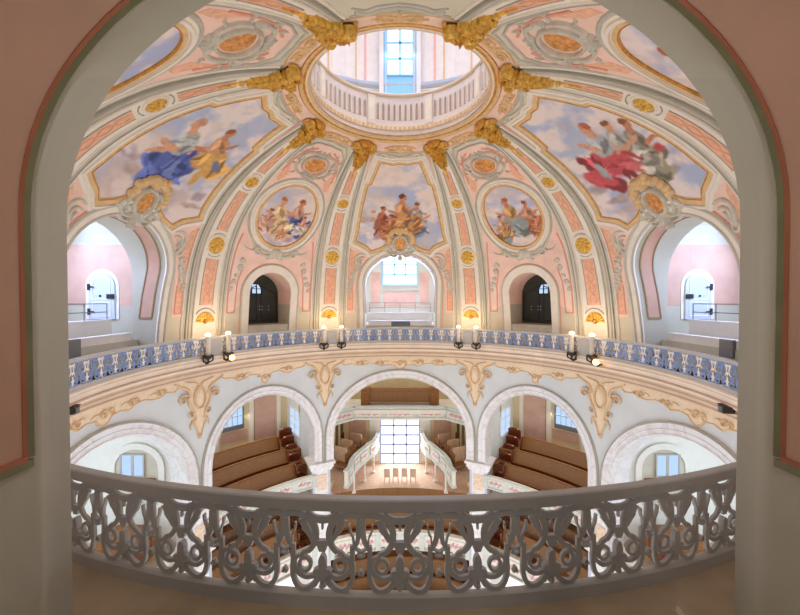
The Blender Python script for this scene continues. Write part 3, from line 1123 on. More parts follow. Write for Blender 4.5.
UP0 = rosette(9.28, .31, 'gilded_rosette')
LO0 = rosette(5.57, .43, 'gilded_rosette')
first = True
for az in RIBS[:]:
    if abs(az) > 140: continue
    lab = 'small upper gilded rosette on the ' + RIBWORD[az]
    if abs(az) > 100: lab = 'gilded rosette on the ' + RIBWORD[az]
    if first: place(UP0, az); UP0['label'] = lab; first = False
    else: dup(UP0, az, lab)
first = True
for az in RIBS:
    if abs(az) > 100: continue
    lab = 'larger lower gilded rosette on the ' + RIBWORD[az]
    if first: place(LO0, az); LO0['label'] = lab; first = False
    else: dup(LO0, az, lab)


def lunette():
    t = thing('gilded_shell', 'x', 'ornament', D(0, 1.64), 'gilded half shells at the rib feet')
    l = local(D, 0, 1.64); mb = MB()
    mb.plate(D, [l(.5 * cos(radians(A)), .52 * sin(radians(A))) for A in range(0, 181, 12)], off=.13, th=.03, m=0)
    for k in range(9):
        A = radians(14 + 19 * k)
        mb.stroke(D, [l(.1 * cos(A), .1 * sin(A)), l(.3 * cos(A), .31 * sin(A)), l(.47 * cos(A), .49 * sin(A))], .03, .13, .06, off=.15, m=0)
    mb.build('shell', ['gold'], t)
    mb = MB(); mb.blob(D, l, 0, .06, .14, .14, .1, off=.15, m=0, n=10); mb.build('boss', ['gold_dark'], t)
    return t


L0 = lunette(); first = True
for az in RIBS:
    if abs(az) > 100: continue
    lab = 'gilded half shell at the foot of the ' + RIBWORD[az]
    if first: place(L0, az); L0['label'] = lab; first = False
    else: dup(L0, az, lab)


def bracket():
    t = thing('gilded_bracket', 'x', 'bracket', D(0, 11.75), 'gilded acanthus brackets round the oculus')
    l = local(D, 0, 12.6); mb = MB(); r = random.Random(9)
    # console body: slim tail widening to a volute at the oculus
    mb.stroke(D, [l(0, -.82), l(0, -.4), l(0, 0), l(0, .4), l(0, .75)], .12, .5, .2, off=.1)
    for sg in (1, -1):
        S = lambda pts: [l(sg * x, y) for x, y in pts]
        mb.stroke(D, S(bez((.05, -.7), (.25, -.3), (.2, 0), (.34, .3))), .07, .13, .2, off=.1)
        mb.stroke(D, S(scroll(.3, .72, .22, 3.3, 1.4)), .2, .1, .28, off=.1)
        mb.stroke(D, S(scroll(.2, .12, .15, 3.6, 1.2)), .13, .06, .26, off=.12)
        for k in range(7):
            y = -.6 + .19 * k; A = .2 + .25 * k / 6
            mb.stroke(D, S([(.06 + .02 * k, y), (.16 + .035 * k, y + .08), (.22 + .04 * k, y + .02)]), .1, .03, .2, off=.12)
        mb.stroke(D, S(bez((.2, .8), (.5, .9), (.62, .7), (.6, .5))), .14, .04, .16, off=.08)
    for x in (-.13, -.06, .01, .08, .15):
        mb.stroke(D, [l(x * .3, -.7), l(x * .7, -.2), l(x * 1.1, .3), l(x * 1.5, .72)], .03, .09, .09, off=.24)
    mb.build('acanthus', ['gold'], t)
    mb = MB()
    for k in range(22):
        mb.blob(D, l, r.uniform(-.28, .28), r.uniform(.3, .95), r.uniform(.06, .12), r.uniform(.05, .1), r.uniform(.22, .36), off=.08, rot=r.uniform(0, 3), n=7, rings=2)
    mb.blob(D, l, 0, .95, .34, .14, .3, off=.05, n=12)
    mb.build('volute', ['gold_dark'], t)
    mb = MB(); mb.ribbon(D, [l(0, -1.55), l(0, -1.2), l(0, -.8)], [.03, .14], .07, off=.13, kind='round'); mb.blob(D, l, 0, -.85, .1, .1, .13, off=.13, n=8)
    mb.build('drop', ['gold'], t)
    return t


B0 = bracket(); first = True
for az in RIBS:
    lab = 'gilded acanthus bracket under the oculus on the ' + RIBWORD[az]
    if first: place(B0, az); B0['label'] = lab; first = False
    else: dup(B0, az, lab)


def gilt_rocaille():
    t = thing('gilded_scroll', 'x', 'ornament', D(0, 13.15), 'flat gilded scrolls on the pink ring of the oculus')
    l = local(D, 0, 13.33); mb = MB()
    mb.blob(D, l, 0, .05, .16, .14, .08, off=.02, n=10)
    for sg in (1, -1):
        S = lambda pts: [l(sg * x, y) for x, y in pts]
        mb.stroke(D, S(bez((.1, .05), (.35, .22), (.5, 0), (.75, -.05))), .14, .06, .07, off=.02)
        mb.stroke(D, S(scroll(.42, .0, .16, .5, -1.2)), .1, .05, .07, off=.02)
        mb.stroke(D, S(bez((.1, -.05), (.3, -.25), (.5, -.15), (.62, -.2))), .1, .04, .06, off=.02)
    mb.stroke(D, [l(0, 0), l(0, -.2), l(0, -.36)], .2, .05, .08, off=.02)
    mb.build('relief', ['gold_flat'], t)
    return t


G0 = gilt_rocaille(); first = True
for az, w in ((0, 'flat gilded scroll on the pink ring below the oculus, over the back fresco'), (45, 'flat gilded scroll on the pink ring, lower right of the oculus'), (-45, 'flat gilded scroll on the pink ring, lower left of the oculus'),
              (90, 'flat gilded scroll on the pink ring at the right end of the oculus'), (-90, 'flat gilded scroll on the pink ring at the left end of the oculus'),
              (135, 'flat gilded scroll on the pink ring, upper right of the oculus'), (-135, 'flat gilded scroll on the pink ring, upper left of the oculus'),
              (180, 'flat gilded scroll on the pink ring directly above the oculus')):
    if first: place(G0, az); G0['label'] = w; first = False
    else: dup(G0, az, w)
# ================================================================== OCULUS AND UPPER DRUM
mb = MB()
mb.lathe([(3.60, 10.01), (3.54, 9.97), (3.46, 9.99), (3.42, 10.04), (3.33, 10.06), (3.27, 10.05), (3.20, 10.09), (3.175, 10.14), (3.19, 10.2)], 0, 360, 96, ms=[1, 0, 0, 1, 2, 0, 0, 1])
o = mb.build('oculus_ring', ['gold_flat', 'gold_dark', 'cornice_light'])
tag(o, 'gilded ring moulding round the edge of the dome opening', 'ring')
mb = MB()
mb.lathe([(3.14, 10.16), (3.30, 10.2), (3.30, 10.42), (3.24, 10.44), (3.24, 10.62), (3.34, 10.64), (3.40, 10.68), (3.40, 12.0)], 0, 360, 96, ms=[0, 0, 5, 5, 5, 0, 0])
mb.lathe([(3.40, 12.0), (3.30, 12.02), (3.28, 12.08), (3.34, 12.14), (3.55, 12.14), (3.55, 11.0)], 0, 360, 96, ms=[1, 1, 0, 0, 0])
S34 = W(3.40)
for k in range(96):                      # bead course
    mb.box(P(k * 3.75, 3.235, 10.53), (.13, .05, .12), k * 3.75, 6)
for b in range(8):
    c = b * 45 + 22.5
    mb.plate(S34, [(c - 3, 10.7), (c + 3, 10.7), (c + 3, 11.98), (c - 3, 11.98)], th=.07, m=0, da=2)
    mb.plate(S34, [(c - 2, 10.85), (c + 2, 10.85), (c + 2, 11.85), (c - 2, 11.85)], off=.07, th=.015, m=3, da=2)
    for k in range(9):                   # blind arcade
        a = b * 45 - 22.5 + 3 + (k + .5) * 39 / 9
        arch = [(a - 1.15, 10.95), (a + 1.15, 10.95), (a + 1.15, 11.55)] + [(a + 1.15 * cos(radians(t)), 11.55 + .15 * sin(radians(t))) for t in range(20, 180, 28)] + [(a - 1.15, 11.55)]
        mb.plate(S34, arch, th=.006, m=4, da=1.2, ds=2)
        mb.ribbon(S34, arch[1:] + [arch[0]], .035, .05, kind='round', m=0, step=.5)
o = mb.build('oculus_parapet', ['drum_white', 'cornice', 'cornice_pink', 'plaster_light', 'niche', 'stucco_tan', 'stucco_dark'])
tag(o, 'white round parapet with blind arcade standing above the dome opening', 'parapet')

mb = MB()
mb.lathe([(9.0, 10.6), (9.0, 15.2), (8.85, 15.3), (8.8, 15.45), (8.9, 15.6), (8.75, 15.75), (8.7, 15.9), (8.95, 16.0), (9.0, 16.05), (9.0, 24)], 0, 360, 96, ms=[1, 1, 3, 1, 3, 1, 1, 0, 0])
S9 = W(9.0)
for b in range(8):
    c = b * 45.
    for sg in (1, -1):
        mb.plate(S9, sorted([(c + sg * 13.2, 16.05), (c + sg * 14.0, 16.05)]) + sorted([(c + sg * 13.2, 24), (c + sg * 14.0, 24)], reverse=True), th=.04, m=2, ds=9)
        mb.plate(S9, sorted([(c + sg * 16.9, 16.05), (c + sg * 17.5, 16.05)]) + sorted([(c + sg * 16.9, 24), (c + sg * 17.5, 24)], reverse=True), th=.04, m=4, ds=9)
        mb.plate(S9, sorted([(c + sg * 18.5, 16.05), (c + sg * 21.5, 16.05)]) + sorted([(c + sg * 18.5, 24), (c + sg * 21.5, 24)], reverse=True), th=.03, m=0, ds=9)
mb.lathe([(3.55, 11.0), (9.0, 10.6)], 0, 360, 48, m=1)
mb.lathe([(9.0, 24), (7, 27), (4, 29), (.05, 29.6)], 0, 360, 48, m=0)
o = structure(mb.build('wall_drum', ['drum_white', 'drum_blue', 'drum_pink', 'moulding_grey', 'drum_tan']))


def window_grid(name, surf, x0, x1, z0, z1, nx, nz, frame, pane, bar=.06, fw=.1, depth=.08, arch=0.):
    """window: frame with glazing bars (structure) and one lit pane mesh"""
    mb = MB()
    def rect(a0, a1, b0, b1, off, th, m=0):
        mb.plate(surf, [(a0, b0), (a1, b0), (a1, b1), (a0, b1)], off=off, th=th, m=m, da=50, ds=50)
    rect(x0 - fw, x0, z0 - fw, z1 + fw + arch, 0, depth); rect(x1, x1 + fw, z0 - fw, z1 + fw + arch, 0, depth)
    rect(x0, x1, z0 - fw, z0, 0, depth); rect(x0, x1, z1 + arch, z1 + fw + arch, 0, depth)
    for i in range(1, nx):
        x = x0 + (x1 - x0) * i / nx; rect(x - bar / 2, x + bar / 2, z0, z1 + arch, 0, depth * .7)
    for i in range(1, nz):
        z = z0 + (z1 - z0) * i / nz; rect(x0, x1, z - bar / 2, z + bar / 2, 0, depth * .7)
    o = structure(mb.build(name, [frame]))
    mb = MB()
    mb.plate(surf, [(x0, z0), (x1, z0), (x1, z1 + arch), (x0, z1 + arch)], off=.012, th=.0, da=50, ds=50, side=False)
    p = mb.build('pane', [pane]); p.parent = o
    return o


SD = F(8.75)
mb = MB(); mb.plate(SD, [(-1.25, 14.6), (1.25, 14.6), (1.25, 20.5), (-1.25, 20.5)], off=-.25, th=.27, da=50, ds=50)
for sg in (1, -1):
    mb.plate(SD, sorted([(sg * 1.0, 14.6), (sg * 1.25, 14.6)]) + sorted([(sg * 1.0, 20.5), (sg * 1.25, 20.5)], reverse=True), off=.02, th=.12, da=50, ds=50, m=1)
    mb.plate(SD, sorted([(sg * .82, 14.6), (sg * .88, 14.6)]) + sorted([(sg * .82, 20.5), (sg * .88, 20.5)], reverse=True), off=.02, th=.06, da=50, ds=50, m=1)
structure(mb.build('window_surround', ['frame_blue', 'drum_white']))
window_grid('window_1', F(8.72), -.74, .74, 16.4, 19.25, 2, 3, 'frame_blue', 'daylight', bar=.12, fw=.08)

# ================================================================== LODGES behind the wide openings
OPENXZ_N = OPENXZ


def lodge(side, az, zs, za):
    """reveal of the opening and the vaulted room behind it (built on the +y axis, then turned)"""
    mb = MB()     # 0 lodge 1 pink 2 red 3 green 4 floor
    south = az == 180
    OPENXZ = [(x - .025, z) for x, z in open_outline(2.39, zs, za)[1]] if south else OPENXZ_N
    def ey(z): return 10.5
    pts = [Vector((x, ey(z), z)) for x, z in OPENXZ] if south else [D(a, s) for a, s in OPEN]
    dome_edge = [D(a, s) for a, s in OPEN_S]
    back = [Vector((x, 11.62, z)) for x, z in OPENXZ]
    o = mb.add(pts + back, [])
    n = len(pts)
    for i in range(n - 1):
        mb.f.append([o + i, o + i + 1, o + n + i + 1, o + n + i]); mb.m.append(0)
    o = mb.add(dome_edge + pts, [])
    for i in range(n - 1 if south else 0):
        mb.f.append([o + i, o + i + 1, o + n + i + 1, o + n + i]); mb.m.append(5)
    # moulding and inset panel on the reveal
    def rv(t, y, off):
        i = min(int(t), n - 2); f = t - i
        x = OPENXZ[i][0] + (OPENXZ[i + 1][0] - OPENXZ[i][0]) * f; z = OPENXZ[i][1] + (OPENXZ[i + 1][1] - OPENXZ[i][1]) * f
        # inward normal in the xz plane
        dx = OPENXZ[i + 1][0] - OPENXZ[i][0]; dz = OPENXZ[i + 1][1] - OPENXZ[i][1]; L = hypot(dx, dz)
        return Vector((x - dz / L * off, y, z + dx / L * off))
    T0 = next(i for i, p in enumerate(OPENXZ) if p[1] >= 1.7) - .4
    T1 = n - 1 - T0
    N = 90
    ts = [T0 + (T1 - T0) * i / N for i in range(N + 1)]
    def edge(t):       # where the reveal meets the dome
        i = min(int(t), n - 2); f = t - i
        return pts[i].y + (pts[i + 1].y - pts[i].y) * f
    def band(d0, d1, off0, off1, m, mm=None):
        o = len(mb.v)
        for t in ts:
            e = edge(t) + (.05 if south else 0)
            a, b = e + d0, e + d1
            mb.v += [rv(t, a, 0), rv(t, a, off0), rv(t, b, off1), rv(t, b, 0)]
        for i in range(N):
            for q in range(3):
                mb.f.append([o + i * 4 + q, o + i * 4 + 4 + q, o + i * 4 + 5 + q, o + i * 4 + 1 + q]); mb.m.append(m)
        for i in (0, N):
            mb.f.append([o + i * 4 + q for q in range(4)]); mb.m.append(m)
    band(.20, .225, .012, .03, 3); band(.225, .25, .03, .012, 3)      # green moulding
    band(.25, .275, .012, .012, 2)                                    # red line
    band(.275, .75, .006, .006, 1)                                    # pink field
    band(.75, .77, .012, .012, 2); band(.77, .82, .03, .012, 3)
    for t in (T0, T1):                                                # foot of the panel
        for d0, d1, m, dz in ((.225, .80, 3, -.04), (.26, .76, 2, 0)):
            p = rv(t, 0, .0); sg = -1 if p.x > 0 else 1
            mb.box((p.x + sg * .012, edge(t) + (.05 if south else 0) + (d0 + d1) / 2, p.z + dz), (.03, d1 - d0, .05 if m == 3 else .03), 0, m)
    # room
    h, y0, y1, zf, zw, zt = 2.9, 11.62, 15.5, 1.0, 5.3, 7.1
    sec = [(-h, zf), (-h, zw)] + [(-h * cos(pi * i / 16), zw + (zt - zw) * sin(pi * i / 16)) for i in range(1, 16)] + [(h, zw), (h, zf)]
    for i in range(len(sec) - 1):
        (xa, za), (xb, zb) = sec[i], sec[i + 1]
        mb.quad((xa, y0, za), (xb, y0, zb), (xb, y1, zb), (xa, y1, za), 0)
    mb.quad((-h, y0, zf), (h, y0, zf), (h, y1, zf), (-h, y1, zf), 4)
    o = mb.add([(x, y1, z) for x, z in sec], []); mb.f.append(list(range(o, o + len(sec)))); mb.m.append(0)
    # front wall of the room round the opening
    ox = [(x, z) for x, z in OPENXZ if z >= zf]
    ring = [(-h, zf)] + [(x, z) for x, z in ox][::-1] + [(h, zf)] + sec[::-1][1:-1]
    mb.plate(F(y0), ring, th=0, side=False, da=1., ds=1.)
    # floor slab behind the railing and the wall under the lodge floor
    mb.quad((-2.36, 10.3, .0), (2.36, 10.3, 0), (2.36, 11.62, 0), (-2.36, 11.62, 0), 4)
    mb.quad((-2.36, 11.4, 0), (2.36, 11.4, 0), (2.36, 11.4, zf), (-2.36, 11.4, zf), 0)
    mb.quad((-2.36, 11.4, zf), (2.36, 11.4, zf), (2.36, 11.7, zf), (-2.36, 11.7, zf), 4)
    # pink wall fields in the room
    for sg in (1, -1):
        S = FX(sg * h, -sg)
        y = (11.95, 15.2)
        q = [(-sg * y[0], 2.45), (-sg * y[1], 2.45), (-sg * y[1], 5.2), (-sg * y[0], 5.2)]
        if sg < 0: pass
        q = sorted(q[:2]) + sorted(q[2:], reverse=True)
        mb.plate(S, q, th=.012, m=1, da=9, ds=9)
    SB = F(y1)
    for sg in (1, -1):
        q = sorted([(sg * 1.6, 2.4), (sg * 2.3, 2.4)]) + sorted([(sg * 1.6, 5.0), (sg * 2.3, 5.0)], reverse=True)
        mb.plate(SB, q, th=.012, m=1, da=9, ds=9)
    mb.plate(SB, [(-1.3, 2.3), (1.3, 2.3), (1.3, 3.4), (-1.3, 3.4)], th=.012, m=1, da=9, ds=9)
    mb.plate(SB, [(-1.4, 3.55), (1.4, 3.55), (1.4, 3.65), (-1.4, 3.65)], th=.05, m=0, da=9, ds=9)
    ob = structure(mb.build('wall_' + side, ['lodge', 'lodge_pink', 'lodge_red', 'lodge_green', 'floor', 'plaster_light']))
    spin(ob, az)
    return ob


lodge('back', 0, 3.7, 5.85); lodge('left', -90, 3.3, 5.5); lodge('right', 90, 3.3, 5.5); lodge('front', 180, 3.2, 5.08)
# window of the back lodge
w = window_grid('window_2', F(15.46), -1.3, 1.3, 4.05, 6.35, 3, 3, 'frame_blue', 'daylight', bar=.09, fw=.1)
for az, nm in ((90, 'window_3'), (-90, 'window_4'), (180, 'window_5')):
    c = w.copy(); c.name = nm; COL.objects.link(c); spin(c, az)
    for ch in w.children:
        d = ch.copy(); COL.objects.link(d); d.parent = c

# stepped white parapets inside the lodges (not in the one the picture is taken from)
def parapets(az, word):
    t = thing('lodge_parapet', 'low white stepped parapet inside the %s opening' % word, 'parapet', (0, 11.5, 1.0))
    mb = MB(); mb.box((0, 11.55, .9), (4.0, .22, .78)); mb.box((0, 11.55, 1.3), (4.06, .28, .05)); mb.build('lower_wall', ['white'], t)
    mb = MB(); mb.box((0, 12.6, 1.42), (4.6, .22, .84)); mb.box((0, 12.6, 1.85), (4.66, .28, .05)); mb.build('upper_wall', ['white'], t)
    if az == 0:
        mb = MB(); mb.box((.05, 11.42, 1.1), (1.3, .05, .34)); mb.build('grille', ['steel'], t)
    return place(t, az)


parapets(0, 'back'); parapets(-90, 'left'); parapets(90, 'right')
for az, word, sgn in ((-90, 'left', 1), (90, 'right', -1)):
    t = thing('grey_cabinet', 'small grey box on the floor before the %s lodge parapet' % word, 'box', (0, 11.3, .5))
    mb = MB(); mb.box((sgn * -.75, 11.36, 1.02), (.5, .12, .62)); mb.build('body', ['steel'], t)
    place(t, az)


def lodge_rail(az, word, wide):
    t = thing('thin_handrail', 'thin steel handrail above the white parapet in the %s opening' % word, 'handrail', (0, 12.6, 1.87))
    mb = MB()
    for z in (2.2, 2.55): mb.tube([(-wide, 12.6, z), (wide, 12.6, z)], .018)
    mb.build('bar', ['steel'], t)
    for k in range(5):
        x = -wide + 2 * wide * k / 4
        mb = MB(); mb.tube([(x, 12.6, 1.86), (x, 12.6, 2.56)], .018); mb.build('post', ['steel'], t)
    return place(t, az)


lodge_rail(0, 'back', 2.2); lodge_rail(-90, 'left', 2.2); lodge_rail(90, 'right', 2.2)


def lodge_door(az, word, sg, n):
    """arched pale door in the far side wall of a side lodge"""
    S = FX(sg * 2.9, -sg)
    def A(y0, w, z0, zs, k=12):
        c = -sg * y0
        return [(c - w, z0), (c + w, z0), (c + w, zs)] + [(c + w * cos(pi * i / k), zs + w * sin(pi * i / k)) for i in range(1, k)] + [(c - w, zs)]
    yc = 13.35
    t = bpy.data.objects.new('door_%d' % n, None); COL.objects.link(t); t['_a'] = list((sg * 2.85, yc, 1.86)); t.location = t['_a']
    structure(t)
    mb = MB(); mb.plate(S, A(yc, .74, 1.86, 3.36), th=.03, da=9, ds=9); mb.build('door_frame', ['white'], t)
    mb = MB(); mb.plate(S, A(yc, .58, 1.86, 3.36), off=.03, th=.05, da=9, ds=9)
    mb.build('leaf', ['door_blue'], t)
    mb = MB()
    for a, b in (((yc), 2.5),):
        mb.ribbon(S, A(yc, .40, 2.75, 3.36)[0:], .05, .02, off=.08, kind='round', closed=True)
        mb.ribbon(S, [(-sg * yc - .4, 2.0), (-sg * yc + .4, 2.0), (-sg * yc + .4, 2.62), (-sg * yc - .4, 2.62)], .05, .02, off=.08, kind='round', closed=True)
    mb.build('door_panel', ['white'], t)
    lk = -sg * (yc - .42)     # lock on the edge nearest the dome
    mb = MB(); mb.plate(S, [(lk - .16, 2.78), (lk + .16, 2.78), (lk + .16, 2.98), (lk - .16, 2.98)], off=.08, th=.05); mb.build('lock', ['iron'], t)
    l = lambda x, y: (-sg * (yc + .05) + x, 2.9 + y)
    mb = MB(); mb.blob(S, l, 0, 0, .05, .05, .06, off=.08); mb.build('knob', ['iron'], t)
    for z in (2.2, 3.3):
        hx = -sg * (yc + .56)
        mb = MB(); mb.plate(S, [(hx - .05, z - .14), (hx + .05, z - .14), (hx + .05, z + .14), (hx - .05, z + .14)], off=.06, th=.06); mb.tube([S(hx, z, .13), S(hx + sg * .25, z, .13)], .025); mb.build('hinge', ['iron'], t)
    place(t, az)


lodge_door(-90, 'left', 1, 1); lodge_door(90, 'right', -1, 2)

# ================================================================== narrow windows with dark doors
def narrow_window(az, n, mir):
    mb = MB()
    pts = [D(a, s) for a, s in WIN]
    yb = 12.3
    back = [Vector((x, yb, z)) for x, z in WINXZ]
    k = len(pts); o = mb.add(pts + back, [])
    for i in range(k - 1):
        mb.f.append([o + i, o + i + 1, o + k + i + 1, o + k + i]); mb.m.append(1 if 3 < i < k - 5 else 0)
    mb.quad((-1.24, 10.8, 1.3), (1.24, 10.8, 1.3), (1.24, yb, 1.3), (-1.24, yb, 1.3), 0)
    mb.quad((-1.24, 10.85, 0), (1.24, 10.85, 0), (1.24, 10.85, 1.3), (-1.24, 10.85, 1.3), 0)
    structure(spin(mb.build('wall_niche', ['plaster_grey', 'plaster_pink']), az))
    t = bpy.data.objects.new('door_%d' % n, None); COL.objects.link(t); t['_a'] = [0, yb, 1.3]; t.location = t['_a']; structure(t)
    S = F(yb - .02)
    for sg in (1, -1):
        half = [(sg * x, z) for x, z in WINXZ if x >= 0]
        half = [(0, 1.3)] + [(sg * 1.24, 1.3)] + [p for p in half if p[1] > 1.32] + [(0, 4.32)]
        mb = MB(); mb.plate(S, half if sg > 0 else half[::-1], th=.05, da=9, ds=9); lf = mb.build('leaf', ['door_dark'], t)
        mb = MB(); mb.ribbon(S, [(sg * .15, 1.5), (sg * 1.1, 1.5), (sg * 1.1, 3.1), (sg * .15, 3.6)], .05, .03, off=.05, closed=True, m=0); mb.build('moulding', ['iron'], t)
    mb = MB()
    for x in (-1.0, -.75, -.62, .05, .2, .62):
        for z in (2.15, 2.35):
            l = lambda u, v: (x + u, z + v)
            mb.blob(S, l, 0, 0, .03, .03, .03, off=.06, n=8, rings=2)
    mb.build('rivet', ['white'], t)
    mb = MB()
    x0, z0 = (-.42, 3.12)
    lf = [(x0, z0), (x0 + .62, z0), (x0 + .62, z0 + .22), (x0 + .42, z0 + .58), (x0, z0 + .6)]
    mb.plate(S, lf, off=.055, th=.012, da=9, ds=9); mb.build('pane', ['daylight_blue'], t)
    mb = MB(); mb.ribbon(S, lf, .05, .03, off=.05, closed=True); mb.ribbon(S, [(x0 + .3, z0), (x0 + .3, z0 + .6)], .04, .03, off=.05); mb.ribbon(S, [(x0, z0 + .3), (x0 + .6, z0 + .3)], .04, .03, off=.05)
    mb.build('lattice', ['iron'], t)
    place(t, az)
    if mir: t.scale = (-1, 1, 1)


narrow_window(-45, 3, False); narrow_window(45, 4, True)

# ================================================================== GALLERY FLOOR, CORNICE, LOWER WALL
mb = MB(); mb.lathe([(9.95, -.02), (9.95, 0.0), (10.97, 0.0)], 0, 360, 160, m=0)
structure(mb.build('floor', ['floor']))
mb = MB()
mb.lathe([(9.95, 0), (9.90, -.04), (9.90, -.10), (10.02, -.14), (10.02, -.20), (10.10, -.22), (10.16, -.30), (10.17, -.40), (10.12, -.42), (10.12, -.47), (10.26, -.50), (10.30, -.58),
          (10.42, -.66), (10.40, -.70), (10.40, -.76), (10.54, -.80), (10.56, -.90), (10.66, -.94), (10.64, -.97), (10.64, -1.02), (10.80, -1.06), (10.84, -1.14), (10.95, -1.16), (11.0, -1.2)], 0, 360, 180,
         ms=[2, 2, 1, 0, 2, 2, 2, 1, 1, 0, 2, 0, 0, 1, 1, 0, 2, 1, 1, 2, 0, 0, 0])
structure(mb.build('trim_cornice', ['cornice', 'cornice_pink', 'cornice_light']))

SW = W(11.0); SWI = W(12.2)


def arch_path(hw, zs, za, zf, n=24):
    return [(hw, zf + (zs - zf) * i / 4) for i in range(4)] + [(hw * cos(pi * i / n), zs + (za - zs) * sin(pi * i / n)) for i in range(n + 1)] + [(-hw, zs + (zf - zs) * i / 4) for i in range(1, 5)]


WB, NB = 26.3, 90 - 45 - 26.3
def lower_wall(half, hw, zs, za, side):
    ap = arch_path(hw, zs, za, -7.7)
    mb = MB()
    poly = [(-half, -7.7)] + ap[::-1] + [(half, -7.7), (half, -1.05), (-half, -1.05)]
    mb.plate(SW, poly, off=0, th=0, side=False, m=0, da=2, ds=.5)
    k = (half - hw) * 11 * pi / 180
    mb.plate(SW, [(min(half, max(-half, a)), s) for a, s in offset(SW, ap, k * .92, False)] + ap[::-1], th=.05, da=2, ds=.4, m=1)
    mb.ribbon(SW, offset(SW, ap, k * .88, False), .09, .14, kind='ogee', m=2)
    mb.ribbon(SW, offset(SW, ap, k * .78, False), .05, .10, kind='round', m=1)
    mb.ribbon(SW, offset(SW, ap, k * .40, False), .05, .09, kind='round', m=1)
    mb.ribbon(SW, offset(SW, ap, .04, False), .08, .09, kind='round', m=1)
    n = len(ap)
    o = mb.add([SW(a, z, .05) for a, z in ap] + [SWI(a, z) for a, z in ap], [])
    for i in range(n - 1):
        mb.f.append([o + i, o + i + 1, o + n + i + 1, o + n + i]); mb.m.append(1)
    return structure(mb.build('wall_arcade', ['wall_blue', 'marble', 'moulding_grey']))


w = lower_wall(26.7, 23.3, -6.2, -2.55, 'back')
c = w.copy(); COL.objects.link(c); spin(c, 180)
w = lower_wall(24.5, 21.3, -6.2, -2.6, 'side'); spin(w, 90)
c = w.copy(); COL.objects.link(c); spin(c, -90)
w = lower_wall(19.4, 16.1, -6.1, -2.85, 'narrow'); spin(w, 46.1)
for az in (-46.1, 180 - 46.1, 46.1 - 180):
    c = w.copy(); COL.objects.link(c); spin(c, az)


# ---- pillars
def pillar(az):
    t = bpy.data.objects.new('pillar', None); COL.objects.link(t); t['_a'] = [0, 11.5, -18]; t.location = t['_a']; structure(t)
    mb = MB(); mb.box((0, 11.6, -13.2), (1.15, 1.1, 9.8))
    for sg in (1, -1): mb.box((sg * .5, 11.04, -13.2), (.12, .06, 9.8), 0, 1)
    mb.build('shaft', ['marble', 'drum_blue'], t)
    mb = MB(); mb.box((0, 11.55, -7.85), (1.7, 1.5, .16)); mb.box((0, 11.55, -8.05), (1.5, 1.3, .26)); mb.box((0, 11.55, -8.25), (1.32, 1.2, .16), 0, 0)
    mb.box((0, 11.55, -10.1), (1.4, 1.3, .2)); mb.build('capital', ['marble'], t)
    mb = MB(); S = F(11.05); mb.plate(S, [(-.33, -9.6), (.33, -9.6), (.33, -8.6), (-.33, -8.6)], th=.03); mb.build('inlay', ['marble_tan'], t)
    return place(t, az)


for az in (27.4, -27.4, 65.2, -65.2): pillar(az)


# ---- tan stucco over the arches
def pillar_ornament():
    t = thing('stucco_pendant', 'x', 'ornament', SW(0, -4.1), 'tan stucco pendants between the arches')
    mb = MB(); l = local(SW, 0, -1.1)
    out = [(-1.25, -.0), (-1.2, -.25), (-1.0, -.42), (-.62, -.45), (-.5, -.7), (-.62, -1.05), (-.5, -1.5), (-.32, -1.75), (-.38, -2.05), (-.2, -2.3), (-.15, -2.75), (0, -3.0)]
    poly = out + [(-x, y) for x, y in out[-2::-1]]
    mb.plate(SW, [l(*p) for p in poly], th=.05, da=1.5, ds=.3, m=0)
    mb.build('ground', ['stucco_tan'], t)
    mb = MB()
    for sg in (1, -1):
        S = lambda pts: [l(sg * x, y) for x, y in pts]
        mb.stroke(SW, S(bez((1.3, -.1), (.9, -.5), (.5, -.3), (.5, -.9))), .1, .16, .1, off=.04)
        mb.stroke(SW, S(scroll(.85, -.95, .26, 2.6, -1.25)), .13, .06, .1, off=.03)
        mb.stroke(SW, S(bez((.6, -.9), (.55, -1.6), (.2, -1.5), (.25, -2.1))), .14, .08, .1, off=.04)
        mb.stroke(SW, S(scroll(.42, -1.75, .16, .5, -1.1)), .1, .05, .09, off=.04)
        mb.stroke(SW, S(bez((.2, -2.0), (.5, -2.2), (.1, -2.4), (.1, -2.9))), .12, .05, .1, off=.04)
        mb.stroke(SW, S(bez((.1, -.35), (.4, -.1), (.6, -.25), (.75, -.1))), .12, .05, .1, off=.04)
        mb.stroke(SW, S([(.34, -2.1), (.5, -2.3), (.48, -2.5)]), .14, .04, .08, off=.03)
    mb.blob(SW, l, 0, -2.95, .1, .14, .14, off=.03)
    mb.build('scrolls', ['stucco_dark'], t)
    mb = MB(); mb.blob(SW, l, 0, -1.0, .25, .48, .14, off=.05); mb.build('oval_boss', ['stucco_tan'], t)
    mb = MB(); mb.ribbon(SW, [l(*p) for p in ell(0, -1.0, .31, .56)], .09, .1, off=.05, kind='round', closed=True, step=.15); mb.build('boss_rim', ['stucco_dark'], t)
    return t


p0 = pillar_ornament()
for i, (az, w) in enumerate(((-26.3, 'tan stucco pendant on the pillar left of the central arch'), (26.3, 'tan stucco pendant on the pillar right of the central arch'),
                             (-65.6, 'tan stucco pendant between the left pew arch and the big left arch'), (65.6, 'tan stucco pendant between the right pew arch and the big right arch'))):
    if i == 0: place(p0, az); p0['label'] = w
    else: dup(p0, az, w)


